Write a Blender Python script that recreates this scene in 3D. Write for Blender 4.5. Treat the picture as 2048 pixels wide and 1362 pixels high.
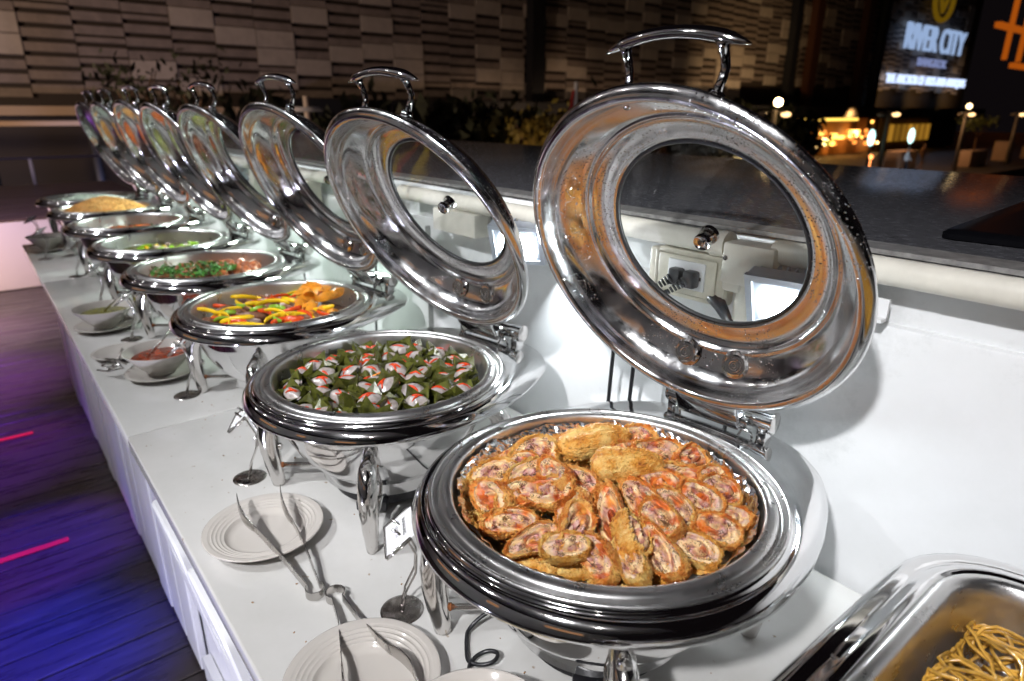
import bpy, bmesh, math, random
from mathutils import Vector, Matrix, noise, Euler
random.seed(7)
PI = math.pi
R = math.radians
sc = bpy.context.scene
for o in list(bpy.data.objects): bpy.data.objects.remove(o)
C = sc.collection

# ------------------------------------------------------------------ camera
PITCH, ROLL, YAW = 0.337885, 0.0048068, -0.684662
CAMZ = 0.6234
cy, sy, cp, sp = math.cos(YAW), math.sin(YAW), math.cos(PITCH), math.sin(PITCH)
fw = Vector((cy*cp, sy*cp, -sp)); rt = Vector((sy, -cy, 0)); up = rt.cross(fw)
cr, sr = math.cos(ROLL), math.sin(ROLL)
r2 = rt*cr + up*sr; u2 = -rt*sr + up*cr
cam = bpy.data.objects.new('camera', bpy.data.cameras.new('camera')); C.objects.link(cam)
M = Matrix((( r2.x, u2.x, -fw.x, 0), (r2.y, u2.y, -fw.y, 0), (r2.z, u2.z, -fw.z, CAMZ), (0, 0, 0, 1)))
cam.matrix_world = M
cam.data.sensor_width = 36; cam.data.lens = 36*1308.478/2048
cam.data.clip_start = 0.02; cam.data.clip_end = 600
cam.data.dof.use_dof = True; cam.data.dof.focus_distance = 0.82; cam.data.dof.aperture_fstop = 5.0
cam.data.dof.aperture_blades = 0
sc.camera = cam

# ------------------------------------------------------------------ night sky, exposure
w = bpy.data.worlds.new('World'); sc.world = w; w.use_nodes = True
bg = w.node_tree.nodes['Background']; bg.inputs[0].default_value = (0.30, 0.22, 0.26, 1); bg.inputs[1].default_value = 0.012
sc.view_settings.view_transform = 'Standard'; sc.view_settings.look = 'None'
sc.view_settings.exposure = 0.0; sc.view_settings.gamma = 1.0; sc.view_settings.use_curve_mapping = False
sc.render.engine = 'CYCLES'
sc.cycles.use_denoising = True
sc.cycles.max_bounces = 10; sc.cycles.glossy_bounces = 6; sc.cycles.transparent_max_bounces = 12
sc.cycles.sample_clamp_indirect = 5.0; sc.cycles.sample_clamp_direct = 0
sc.cycles.caustics_refractive = False; sc.cycles.blur_glossy = 0.6

# ------------------------------------------------------------------ deck lamps out of frame
def area(name, loc, aim, size, power, col, spread=180):
    l = bpy.data.lights.new(name, 'AREA'); l.shape = 'DISK'; l.size = size; l.energy = power; l.color = col; l.spread = R(spread)
    o = bpy.data.objects.new(name, l); C.objects.link(o); o.location = loc
    o.rotation_euler = (Vector(aim)-Vector(loc)).to_track_quat('-Z', 'Y').to_euler(); return o
def spot(name, loc, aim, power, col, ang=60, rad=.03, blend=.5):
    l = bpy.data.lights.new(name, 'SPOT'); l.energy = power; l.color = col; l.spot_size = R(ang); l.spot_blend = blend; l.shadow_soft_size = rad
    o = bpy.data.objects.new(name, l); C.objects.link(o); o.location = loc
    o.rotation_euler = (Vector(aim)-Vector(loc)).to_track_quat('-Z', 'Y').to_euler(); return o
spot('deck_lamp', (-.25, 1.15, 1.75), (.60, -.75, .1), 250, (.97, .97, 1), 50, .05, .75)
spot('deck_lamp', (1.5, 1.5, 2.3), (1.4, -.75, .15), 250, (.93, .96, 1), 44, .06, .8)
spot('deck_lamp', (3.0, 1.5, 2.4), (2.8, -.75, .15), 260, (.95, .96, 1), 44, .06, .8)
area('deck_lamp', (5.0, .9, 1.6), (6.7, -.1, -.3), .1, 28, (.85, .62, 1), 120)
area('deck_lamp', (5.3, .7, -.3), (6.7, .0, -.7), .1, 9, (1, .62, .42), 120)
for bx, by, bp_, bc, ba in ((1.30, .30, 750, (.035, .03, 1), 22), (1.85, .24, 1100, (.02, .035, 1), 22), (2.45, .20, 650, (.03, .03, 1), 22), (1.6, .75, 150, (.30, .01, .45), 40), (2.4, .85, 120, (.50, .01, .25), 40),
                            (3.4, .40, 520, (.22, .03, .8), 34), (4.4, .45, 700, (.40, .08, .8), 38), (5.4, .5, 500, (.7, .35, .75), 40)):
    spot('stage_lamp', (bx, by, 1.35), (bx, by-.10, -.8), bp_, bc, ba, .03, .9)
spot('counter_wash_lamp', (.8, .9, -.55), (1.1, -.2, -.3), 60, (.80, .80, 1), 95)
spot('facade_lamp', (14, 8, 1.0), (30, -14, 4), 5200, (1, .72, .52), 95, .3)
spot('facade_lamp', (22, -42, -2), (30, -46, 2.5), 2400, (1, .66, .34), 84, .3, .9)
for fy in (-70, -78, -87): spot('facade_lamp', (26.5, fy, 1.6), (30, fy-1, 2.6), 330, (1, .58, .18), 100, .2, 1)
spot('facade_lamp', (17, -28, -2), (30, -30, 4), 2300, (1, .66, .42), 110, .3)
spot('facade_lamp', (20, -3, -2), (30, -5, 1.0), 500, (.45, .5, 1), 120, .3)
spot('quay_lamp', (20, -48, 5), (18, -52, -3), 1500, (1, .55, .25), 110, .3)

# ------------------------------------------------------------------ helpers
class MB:
    def __init__(s): s.v = []; s.f = []; s.m = []; s.cur = 0
    def add(s, vs, fs, mi=None):
        b = len(s.v); s.v += [tuple(v) for v in vs]; s.f += [tuple(i+b for i in f) for f in fs]; s.m += [s.cur if mi is None else mi]*len(fs)
    def box(s, c, d, rot=None, mi=None):
        x, y, z = d[0]/2, d[1]/2, d[2]/2
        vs = [Vector((a, b, e)) for a in (-x, x) for b in (-y, y) for e in (-z, z)]
        if rot is not None: vs = [rot @ v for v in vs]
        vs = [v+Vector(c) for v in vs]
        s.add(vs, [(0, 1, 3, 2), (4, 6, 7, 5), (0, 4, 5, 1), (2, 3, 7, 6), (0, 2, 6, 4), (1, 5, 7, 3)], mi)
    def bbox(s, c, d, bev, rot=None, seg=2, mi=None):
        bm = bmesh.new(); bmesh.ops.create_cube(bm, size=1)
        for v in bm.verts: v.co = Vector((v.co.x*d[0], v.co.y*d[1], v.co.z*d[2]))
        bmesh.ops.bevel(bm, geom=bm.edges[:], offset=bev, segments=seg, affect='EDGES', profile=.5)
        bm.verts.index_update()
        vs = [(rot @ v.co if rot is not None else v.co)+Vector(c) for v in bm.verts]
        s.add(vs, [tuple(v.index for v in f.verts) for f in bm.faces], mi); bm.free()
    def lathe(s, prof, seg=64, fn=None, close=False, mi=None, cap=False):
        n = len(prof); vs = []
        for i in range(seg):
            a = 2*PI*i/seg
            for (r, z) in prof:
                rr = fn(r, z, a) if fn else r
                if isinstance(rr, tuple): rr, z = rr
                vs.append((rr*math.cos(a), rr*math.sin(a), z))
        fs = []
        for i in range(seg):
            j = (i+1) % seg
            for k in range(n if close else n-1):
                l = (k+1) % n
                fs.append((i*n+k, j*n+k, j*n+l, i*n+l))
        if cap:
            fs.append(tuple(i*n for i in range(seg))[::-1]); fs.append(tuple(i*n+n-1 for i in range(seg)))
        s.add(vs, fs, mi)
    def tube(s, pts, rad, seg=10, flat=1.0, cap=True, mi=None, closed=False, upv=None):
        pts = [Vector(p) for p in pts]; n = len(pts); vs = []
        if not isinstance(rad, (list, tuple)): rad = [rad]*n
        prev = None
        for i, p in enumerate(pts):
            if closed: t = pts[(i+1) % n]-pts[i-1]
            else: t = pts[min(i+1, n-1)]-pts[max(i-1, 0)]
            t.normalize()
            if prev is None:
                a = Vector(upv) if upv else (Vector((0, 0, 1)) if abs(t.z) < .9 else Vector((1, 0, 0)))
                u = (a - t*a.dot(t)).normalized()
            else: u = (prev - t*prev.dot(t)).normalized()
            prev = u; v = t.cross(u)
            for k in range(seg):
                a = 2*PI*k/seg
                vs.append(p + u*(math.cos(a)*rad[i]) + v*(math.sin(a)*rad[i]*flat))
        fs = []
        for i in range(n if closed else n-1):
            j = (i+1) % n
            for k in range(seg):
                l = (k+1) % seg
                fs.append((i*seg+k, i*seg+l, j*seg+l, j*seg+k))
        if cap and not closed:
            fs.append(tuple(range(seg))[::-1]); fs.append(tuple((n-1)*seg+k for k in range(seg)))
        s.add(vs, fs, mi)
    def ball(s, c, r, seg=16, rings=10, sq=(1, 1, 1), fn=None, rot=None, mi=None):
        vs = []; fs = []
        for j in range(rings+1):
            ph = PI*j/rings
            for i in range(seg):
                a = 2*PI*i/seg
                d = Vector((math.sin(ph)*math.cos(a), math.sin(ph)*math.sin(a), math.cos(ph)))
                k = fn(d) if fn else 1
                p = Vector((d.x*sq[0], d.y*sq[1], d.z*sq[2]))*r*k
                if rot is not None: p = rot @ p
                vs.append(p+Vector(c))
        for j in range(rings):
            for i in range(seg):
                k = (i+1) % seg
                fs.append((j*seg+i, (j+1)*seg+i, (j+1)*seg+k, j*seg+k))
        s.add(vs, fs, mi)
    def build(s, name, mat, parent=None, smooth=True, sharp=None):
        me = bpy.data.meshes.new(name); me.from_pydata(s.v, [], s.f); me.validate()
        mats = mat if isinstance(mat, (list, tuple)) else [mat]
        for m in mats: me.materials.append(m)
        if len(mats) > 1 and len(me.polygons) == len(s.m): me.polygons.foreach_set('material_index', s.m)
        if smooth:
            me.polygons.foreach_set('use_smooth', [True]*len(me.polygons))
            if sharp: me.set_sharp_from_angle(angle=R(sharp))
        me.update()
        o = bpy.data.objects.new(name, me); C.objects.link(o); o.parent = parent
        return o
def tag(o, label=None, cat=None, group=None, kind=None):
    if label: o['label'] = label
    if cat: o['category'] = cat
    if group: o['group'] = group
    if kind: o['kind'] = kind
    return o
def thing(name, label, cat, loc=(0, 0, 0), rz=0, group=None):
    o = bpy.data.objects.new(name, None); C.objects.link(o); o.location = loc; o.rotation_euler = (0, 0, rz); o.empty_display_size = .05
    return tag(o, label, cat, group)
def copy_tree(o, parent=None):
    c = o.copy(); C.objects.link(c); c.parent = parent
    if parent is not None: c.matrix_parent_inverse = o.matrix_parent_inverse.copy()
    for ch in o.children: copy_tree(ch, c)
    return c
def dup(o, loc, rz=None, label=None, rot=None, scale=None):
    c = copy_tree(o); c.location = loc
    if rz is not None: c.rotation_euler = (0, 0, rz)
    if rot is not None: c.rotation_euler = rot
    if scale is not None: c.scale = scale
    if label: c['label'] = label
    return c
def linked(nm, data):
    o = bpy.data.objects.new(nm, data); C.objects.link(o); return o
def tomesh(o):
    dg = bpy.context.evaluated_depsgraph_get(); bpy.context.view_layer.update(); me = bpy.data.meshes.new_from_object(o.evaluated_get(dg))
    nm = o.name; bpy.data.objects.remove(o); return linked('lettering', me)
def nz(p, s, k=0): return noise.noise(Vector((p[0]*s+k, p[1]*s-k*.7, p[2]*s+k*1.3)))

# ------------------------------------------------------------------ materials
def newmat(name):
    m = bpy.data.materials.new(name); m.use_nodes = True; nt = m.node_tree
    return m, nt, nt.nodes['Principled BSDF']
def nd(nt, typ, **kw):
    n = nt.nodes.new(typ)
    for k, v in kw.items():
        if k.startswith('i_'): n.inputs[int(k[2:]) if k[2:].isdigit() else k[2:].replace('_', ' ')].default_value = v
        else: setattr(n, k, v)
    return n
def ramp(nt, stops, fac):
    r = nt.nodes.new('ShaderNodeValToRGB'); e = r.color_ramp.elements
    while len(e) < len(stops): e.new(.5)
    for k, (p, c) in enumerate(stops): e[k].position = p; e[k].color = (*c, 1) if len(c) == 3 else c
    nt.links.new(fac, r.inputs[0]); return r.outputs[0]
def texco(nt, scale=(1, 1, 1), rnd=False):
    t = nt.nodes.new('ShaderNodeTexCoord'); mp = nt.nodes.new('ShaderNodeMapping'); mp.inputs['Scale'].default_value = scale
    nt.links.new(t.outputs['Object'], mp.inputs[0])
    if rnd:
        oi = nt.nodes.new('ShaderNodeObjectInfo'); mu = nd(nt, 'ShaderNodeMath', operation='MULTIPLY'); mu.inputs[1].default_value = 37.0
        nt.links.new(oi.outputs['Random'], mu.inputs[0]); nt.links.new(mu.outputs[0], mp.inputs['Location'])
    return mp.outputs[0]
def pbr(name, col, rough=.5, metal=0, spec=.5, var=0.0, vs=20, bump=0, bs=60, vscale=(1, 1, 1), rvar=0.0, coat=0, emit=None, es=0, rnd=False, detail=5, sss=0):
    m, nt, b = newmat(name)
    b.inputs['Roughness'].default_value = rough; b.inputs['Metallic'].default_value = metal
    b.inputs['Specular IOR Level'].default_value = spec; b.inputs['Base Color'].default_value = (*col, 1)
    b.inputs['Coat Weight'].default_value = coat
    if sss: b.inputs['Subsurface Weight'].default_value = sss; b.inputs['Subsurface Radius'].default_value = (.01, .006, .004); b.inputs['Subsurface Scale'].default_value = 1
    if emit: b.inputs['Emission Color'].default_value = (*emit, 1); b.inputs['Emission Strength'].default_value = es
    co = texco(nt, vscale, rnd)
    if var or rvar:
        n = nd(nt, 'ShaderNodeTexNoise', i_Scale=vs, i_Detail=detail, i_Roughness=.65); nt.links.new(co, n.inputs['Vector'])
        if var:
            o = ramp(nt, [(.3, [c*(1-var) for c in col]), (.7, [min(1, c*(1+var)) for c in col])], n.outputs[0])
            nt.links.new(o, b.inputs['Base Color'])
        if rvar:
            mr = nd(nt, 'ShaderNodeMapRange'); mr.inputs[1].default_value = .35; mr.inputs[2].default_value = .7
            mr.inputs[3].default_value = max(.01, rough-rvar*.3); mr.inputs[4].default_value = rough+rvar
            nt.links.new(n.outputs[0], mr.inputs[0]); nt.links.new(mr.outputs[0], b.inputs['Roughness'])
    if bump:
        n2 = nd(nt, 'ShaderNodeTexNoise', i_Scale=bs, i_Detail=4); nt.links.new(co, n2.inputs['Vector'])
        bp = nd(nt, 'ShaderNodeBump', i_Strength=bump, i_Distance=.002); nt.links.new(n2.outputs[0], bp.inputs['Height'])
        nt.links.new(bp.outputs[0], b.inputs['Normal'])
    return m
def emis(name, col, s):
    m, nt, b = newmat(name); nt.nodes.remove(b)
    e = nd(nt, 'ShaderNodeEmission'); e.inputs[0].default_value = (*col, 1); e.inputs[1].default_value = s
    nt.links.new(e.outputs[0], nt.nodes['Material Output'].inputs[0]); return m
def steel(name, col, rough, scr=.0, drops=0.0, aniso=0):
    m, nt, b = newmat(name); b.inputs['Metallic'].default_value = 1; b.inputs['Base Color'].default_value = (*col, 1); b.inputs['Roughness'].default_value = rough
    co = texco(nt)
    n = nd(nt, 'ShaderNodeTexNoise', i_Scale=26, i_Detail=6, i_Roughness=.7); nt.links.new(co, n.inputs['Vector'])
    mr = nd(nt, 'ShaderNodeMapRange'); mr.inputs[1].default_value = .4; mr.inputs[2].default_value = .75; mr.inputs[3].default_value = rough; mr.inputs[4].default_value = rough+scr+.04
    nt.links.new(n.outputs[0], mr.inputs[0]); nt.links.new(mr.outputs[0], b.inputs['Roughness'])
    n2 = nd(nt, 'ShaderNodeTexNoise', i_Scale=14, i_Detail=2); nt.links.new(co, n2.inputs['Vector'])
    bp = nd(nt, 'ShaderNodeBump', i_Strength=.10, i_Distance=.004); nt.links.new(n2.outputs[0], bp.inputs['Height'])
    last = bp
    if aniso:
        s2 = nd(nt, 'ShaderNodeTexNoise', i_Scale=900, i_Detail=2); nt.links.new(co, s2.inputs['Vector'])
        b3 = nd(nt, 'ShaderNodeBump', i_Strength=aniso, i_Distance=.0004); nt.links.new(s2.outputs[0], b3.inputs['Height']); nt.links.new(last.outputs[0], b3.inputs['Normal']); last = b3
    if drops:
        v = nd(nt, 'ShaderNodeTexVoronoi', i_Scale=330, i_Randomness=1.0); nt.links.new(co, v.inputs['Vector'])
        s = ramp(nt, [(.0, (1, 1, 1)), (.34, (.0, .0, .0))], v.outputs['Distance'])
        n3 = nd(nt, 'ShaderNodeTexNoise', i_Scale=9, i_Detail=3); nt.links.new(co, n3.inputs['Vector'])
        mk = ramp(nt, [(.47, (0, 0, 0)), (.6, (1, 1, 1))], n3.outputs[0])
        wn = ramp(nt, [(.45, (0, 0, 0)), (.55, (1, 1, 1))], v.outputs['Color'])
        mu = nd(nt, 'ShaderNodeMath', operation='MULTIPLY'); nt.links.new(s, mu.inputs[0]); nt.links.new(mk, mu.inputs[1])
        mu2 = nd(nt, 'ShaderNodeMath', operation='MULTIPLY'); nt.links.new(mu.outputs[0], mu2.inputs[0]); nt.links.new(wn, mu2.inputs[1])
        b2 = nd(nt, 'ShaderNodeBump', i_Strength=drops, i_Distance=.003); nt.links.new(mu2.outputs[0], b2.inputs['Height']); nt.links.new(last.outputs[0], b2.inputs['Normal']); last = b2
    nt.links.new(last.outputs[0], b.inputs['Normal']); return m

CH = steel('chrome', (.80, .80, .80), .045, .03)
CHD = steel('wet_lid_steel', (.82, .82, .82), .09, .18, drops=1.0)
PANS = steel('pan_steel', (.66, .65, .64), .27, .12, aniso=.25)
LEGS = steel('leg_steel', (.74, .72, .70), .08, .06)
DSTEEL = steel('tarnished_steel', (.36, .33, .31), .14, .2)
TONG = steel('tong_steel', (.55, .53, .51), .20, .12)
FOIL = steel('foil', (.85, .85, .86), .18, .05)
BLACKP = pbr('black_plastic', (.012, .012, .014), .35)
DKM = pbr('dark_metal', (.02, .02, .02), .4)
GASKET = pbr('gasket', (.01, .01, .01), .4)
RUST = pbr('rust', (.25, .08, .02), .7, var=.5, vs=200)
WHITEC = pbr('ceramic', (.50, .465, .425), .07, spec=.6, coat=.3)
TABLE, nt, b = newmat('quartz_top')
co = texco(nt)
n = nd(nt, 'ShaderNodeTexNoise', i_Scale=5, i_Detail=8, i_Roughness=.7); nt.links.new(co, n.inputs['Vector'])
base = ramp(nt, [(.3, (.50, .49, .465)), (.7, (.57, .56, .54))], n.outputs[0])
v = nd(nt, 'ShaderNodeTexNoise', i_Scale=55, i_Detail=3, i_Roughness=.5); nt.links.new(co, v.inputs['Vector'])
sp_ = ramp(nt, [(.70, (1, 1, 1)), (.745, (.62, .52, .42))], v.outputs[0])
mx = nd(nt, 'ShaderNodeMix', data_type='RGBA', blend_type='MULTIPLY'); mx.inputs[0].default_value = 1
nt.links.new(base, mx.inputs[6]); nt.links.new(sp_, mx.inputs[7]); nt.links.new(mx.outputs[2], b.inputs['Base Color'])
b.inputs['Roughness'].default_value = .12; b.inputs['Specular IOR Level'].default_value = .55
rr = ramp(nt, [(.35, (.045, .045, .045)), (.7, (.13, .13, .13))], n.outputs[0]); nt.links.new(rr, b.inputs['Roughness'])
WALL, nt, b = newmat('white_gelcoat')
co = texco(nt)
n = nd(nt, 'ShaderNodeTexNoise', i_Scale=3.5, i_Detail=9, i_Roughness=.72); nt.links.new(co, n.inputs['Vector'])
nt.links.new(ramp(nt, [(.30, (.52, .53, .52)), (.48, (.74, .75, .75)), (.8, (.80, .81, .82))], n.outputs[0]), b.inputs['Base Color'])
b.inputs['Roughness'].default_value = .28
n2 = nd(nt, 'ShaderNodeTexNoise', i_Scale=7, i_Detail=2); nt.links.new(co, n2.inputs['Vector'])
bp = nd(nt, 'ShaderNodeBump', i_Strength=.25, i_Distance=.01); nt.links.new(n2.outputs[0], bp.inputs['Height']); nt.links.new(bp.outputs[0], b.inputs['Normal'])
PVC = pbr('pvc', (.66, .63, .55), .35, var=.12, vs=14)
BOXP = pbr('socket_plastic', (.50, .47, .38), .32, var=.15, vs=30)
WPL = pbr('white_plastic', (.72, .72, .72), .35)
GREY = pbr('lamp_housing', (.42, .45, .50), .4, metal=.3)
LENS = emis('flood_lens', (.88, .95, 1), 420)
LENSG = emis('flood_lens_green', (.82, 1, .90), 360)
FACEP = pbr('counter_front', (.74, .74, .76), .3, var=.04, vs=6)
DECKTOP = pbr('dark_ledge_top', (.060, .060, .066), .14, spec=.8, var=.55, vs=160, vscale=(.35, 1.2, 1), rvar=.20, bump=.10, bs=260)
TRIM = pbr('worn_trim', (.35, .34, .33), .4, metal=.5, var=.4, vs=60)
HATCH = pbr('black_gloss', (.003, .003, .004), .38, spec=.05)
WOOD, nt, b = newmat('deck_wood')
co = texco(nt, (5, .6, 4), True)
n = nd(nt, 'ShaderNodeTexNoise', i_Scale=6, i_Detail=8, i_Roughness=.6); nt.links.new(co, n.inputs['Vector'])
nt.links.new(ramp(nt, [(.3, (.034, .026, .025)), (.7, (.062, .045, .042))], n.outputs[0]), b.inputs['Base Color'])
b.inputs['Roughness'].default_value = .32
rr = ramp(nt, [(.35, (.2, .2, .2)), (.7, (.5, .5, .5))], n.outputs[0]); nt.links.new(rr, b.inputs['Roughness'])
bp = nd(nt, 'ShaderNodeBump', i_Strength=.2, i_Distance=.003); nt.links.new(n.outputs[0], bp.inputs['Height']); nt.links.new(bp.outputs[0], b.inputs['Normal'])
REDS = pbr('red_strip', (.75, .02, .04), .35, emit=(1, .01, .05), es=.0)
# glass: thin sheet
GLASS, nt, b = newmat('lid_glass'); nt.nodes.remove(b)
tr = nd(nt, 'ShaderNodeBsdfTransparent'); tr.inputs[0].default_value = (.93, .95, .94, 1)
gl = nd(nt, 'ShaderNodeBsdfGlossy'); gl.inputs['Roughness'].default_value = .02
fr = nd(nt, 'ShaderNodeFresnel', i_IOR=1.45); mxs = nd(nt, 'ShaderNodeMixShader')
nt.links.new(fr.outputs[0], mxs.inputs[0]); nt.links.new(tr.outputs[0], mxs.inputs[1]); nt.links.new(gl.outputs[0], mxs.inputs[2])
nt.links.new(mxs.outputs[0], nt.nodes['Material Output'].inputs[0])

# ------------------------------------------------------------------ setting: deck, water, quay
FZ = -.8
fl = MB(); fl.box((3.2, .8, FZ-.04), (9, 4.2, .04)); deck = tag(fl.build('deck_floor', BLACKP, smooth=False), kind='structure')
pm = MB(); pm.bbox((0, 0, 0), (.1125, 3.6, .018), .003, seg=1)
pl0 = None; x = -.6
while x < 7.4:
    if pl0 is None: pl0 = pm.build('plank', WOOD, deck, smooth=False); p = pl0
    else: p = pl0.copy(); C.objects.link(p); p.parent = deck
    p.location = (x, .9+random.uniform(-.01, .01), FZ-.011+random.uniform(0, .0012)); x += .118
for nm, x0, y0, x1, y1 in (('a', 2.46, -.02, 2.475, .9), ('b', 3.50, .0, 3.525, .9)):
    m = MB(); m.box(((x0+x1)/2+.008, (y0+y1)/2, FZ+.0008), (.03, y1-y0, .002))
    o = m.build('red_floor_strip', REDS, smooth=False)  # thin flat red strip laid on the planks
    tag(o, 'bright red strip on the deck, nearer the counter drawers' if nm == 'a' else 'bright red strip on the deck, farther back and shorter', 'tape strip', 'red strips on the deck')
spot('red_stage_lamp', (2.2, 1.5, 1.2), (2.47, .12, -.8), 90, (1, .02, .05), 16)
spot('red_stage_lamp', (3.3, 1.5, 1.2), (3.51, .1, -.8), 60, (1, .02, .05), 10)
wt, nt, b = newmat('river_water'); b.inputs['Base Color'].default_value = (.004, .006, .008, 1); b.inputs['Roughness'].default_value = .08
n = nd(nt, 'ShaderNodeTexNoise', i_Scale=1.6, i_Detail=3); nt.links.new(texco(nt, (1, 1, 1)), n.inputs['Vector'])
bp = nd(nt, 'ShaderNodeBump', i_Strength=.8, i_Distance=.2); nt.links.new(n.outputs[0], bp.inputs['Height']); nt.links.new(bp.outputs[0], b.inputs['Normal'])
m = MB(); m.add([(-60, -160, -4.6), (14, -160, -4.6), (14, 60, -4.6), (-60, 60, -4.6)], [(0, 1, 2, 3)]); tag(m.build('river_water', wt, smooth=False), kind='structure')
m = MB(); m.box((63, -50, -4), (98, 220, 2)); tag(m.build('quay_ground', pbr('quay_paving', (.055, .045, .038), .6, var=.35, vs=1.2), smooth=False), kind='structure')

# ------------------------------------------------------------------ bulwark wall behind the buffet
WY = -.838
bw = MB()
bw.bbox((1.6, WY-.09, -.22), (6.4, .16, 1.19), .006)          # lower slab, z -.815 .. .375
bw.bbox((1.6, WY-.102, .398), (6.4, .16, .062), .004)         # set-back upper slab
bul = tag(bw.build('bulwark_wall', WALL, smooth=True, sharp=35), 'long white bulwark wall behind the row of chafing dishes', 'wall')
m = MB(); m.tube([(-1.6, WY-.012, .443), (4.8, WY-.012, .443)], .0165, 20); m.build('fascia_roll', WALL, bul)
m = MB(); m.box((1.6, WY-.022, .4655), (6.4, .05, .006)); m.build('edge_trim', TRIM, bul, smooth=False)
m = MB()
for xx in (1.355, 2.9): m.box((xx, WY+.0005-.009, -.2), (.004, .022, 1.12))
m.build('wall_joint', pbr('joint', (.22, .23, .22), .6), bul, smooth=False)
lt = MB(); lt.bbox((1.6, WY-.66, .457), (6.4, 1.28, .022), .004); tag(lt.build('dark_ledge', DECKTOP, sharp=35), 'wide dark glossy ledge on top of the white wall', 'ledge')
m = MB(); m.box((1.6, -1.5, -.2), (6.3, 1.2, 1.28)); tag(m.build('hull_side', pbr('dark_hull', (.03, .03, .03), .5), smooth=False), kind='structure')
# black hatch
ha = MB()
A = Vector((.308, -.968, 0)); d1 = Vector((.336-.308, -1.436+.968, 0)).normalized(); d2 = Vector((-.091, -.006, 0)).normalized()
n8 = []
def rr_corner(P, a, b_, r=.02):
    out = []
    for k in range(6):
        t = k/5; out.append(P + a*r*(1-t)**2 + b_*r*t**2)
    return out
Lh, Wh = .62, .62
q = [A, A+d1*Lh, A+d1*Lh+d2*Wh, A+d2*Wh]
ring = rr_corner(q[0], d2, d1)+rr_corner(q[1], -d1, d2)+rr_corner(q[2], -d2, -d1)+rr_corner(q[3], d1, -d2)
cen = sum(ring, Vector())/len(ring)
vs = []; N = len(ring)
for z, k in ((.4695, 1), (.476, 1), (.480, .985), (.480, .90)):
    vs += [(cen+(p-cen)*k+Vector((0, 0, z))) for p in ring]
fs = [(a*N+i, a*N+(i+1) % N, (a+1)*N+(i+1) % N, (a+1)*N+i) for a in range(3) for i in range(N)] + [tuple(3*N+i for i in range(N))]
ha.add(vs, fs); tag(ha.build('black_hatch', HATCH, sharp=40), 'glossy black hatch with rounded corner lying on the dark ledge', 'hatch')

m = MB(); m.box((2.5, 3.6, .4), (14, .2, 2.4)); cw = tag(m.build('reflector_wall', pbr('reflector_cream', (.55, .54, .53), .5, var=.1, vs=2), smooth=False), 'long cream wall added out of view for the chrome to mirror', 'wall')  # wall added out of view to give the chrome a grey reflection
wn = emis('reflector_glow', (1, .50, .25), .35)
for k, (wx, wl) in enumerate(((-1.6, 1.5), (1.1, .5), (4.0, 2.2))):
    m = MB(); m.bbox((wx, 3.49, .8), (wl, .03, .5), .02, seg=1); m.build('window', wn, cw, smooth=False)  # added glow strips, there only to streak the metal with orange
m = MB(); m.box((2.5, 2.5, 2.72), (14, 4.4, .08)); tag(m.build('reflector_roof', pbr('canopy', (.62, .62, .64), .6), smooth=False), 'pale canopy roof added out of view for the chrome to mirror', 'canopy roof')  # unseen pale roof, added so the metal mirrors something bright
for k in range(6):
    t = thing('metal_fill_lamp', 'small white lamp, one of an unseen row added to brighten the metal', 'lamp', (-1.6+1.5*k, 1.7, 2.52), group='unseen lamps added to brighten the metal')
    m = MB(); m.ball((0, 0, 0), .05, 14, 10); m.build('bulb', emis('metal_fill_white', (1, .95, .92), 52), t); m = MB(); m.tube([(0, 0, .04), (0, 0, .08)], .03, 12); m.build('socket', DKM, t)  # bulbs added out of view to light the roof the metal mirrors
# far bulwark across the deck
m = MB(); m.bbox((8.2, .9, -.52), (3.05, 4.6, .56), .02); fb = tag(m.build('far_bulwark', pbr('far_white', (.72, .70, .70), .5), sharp=35), 'low white bulwark at the far end of the deck, lit pink', 'wall')
for k in range(9):
    m = MB(); m.bbox((6.82+k*.335, .9, -.232), (.30, 4.6, .02), .004, seg=1); m.build('slat', pbr('dark_slat', (.10, .07, .07), .4, var=.4, vs=8, vscale=(1, .1, 1)), fb, smooth=False)
rl = thing('deck_railing', 'thin dark metal railing with pale posts behind the far bulwark', 'railing', (9.6, 0, -.22))
m = MB(); m.tube([(0, 4, .30), (0, -2.6, .30)], .014, 10); m.build('top_rail', pbr('rail_grey', (.3, .3, .4), .3, metal=.7), rl)
for yy in (2.4, .9, -.62, -2.1):
    m = MB(); m.tube([(0, yy, 0), (0, yy, .29)], .02, 10); m.build('post', pbr('post_white', (.6, .62, .6), .4), rl)

# ------------------------------------------------------------------ counter
ct = thing('buffet_counter', 'long white buffet counter with pale quartz top', 'counter', (1.4, -.5, FZ))
def top_slab(x0, x1):
    m = MB(); m.bbox(((x0+x1)/2-1.4, -.4905+.5, -.0155-FZ), (x1-x0-.0016, .6925, .031), .004, seg=3); return m.build('top_slab', TABLE, ct, sharp=35)
for x0, x1 in ((-.75, 1.403), (1.403, 3.0), (3.0, 3.93)): top_slab(x0, x1)
m = MB(); m.box((1.6-1.4, -.52+.5, -.41-FZ), (4.6, .56, .72)); m.build('carcass', FACEP, ct, smooth=False)
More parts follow.
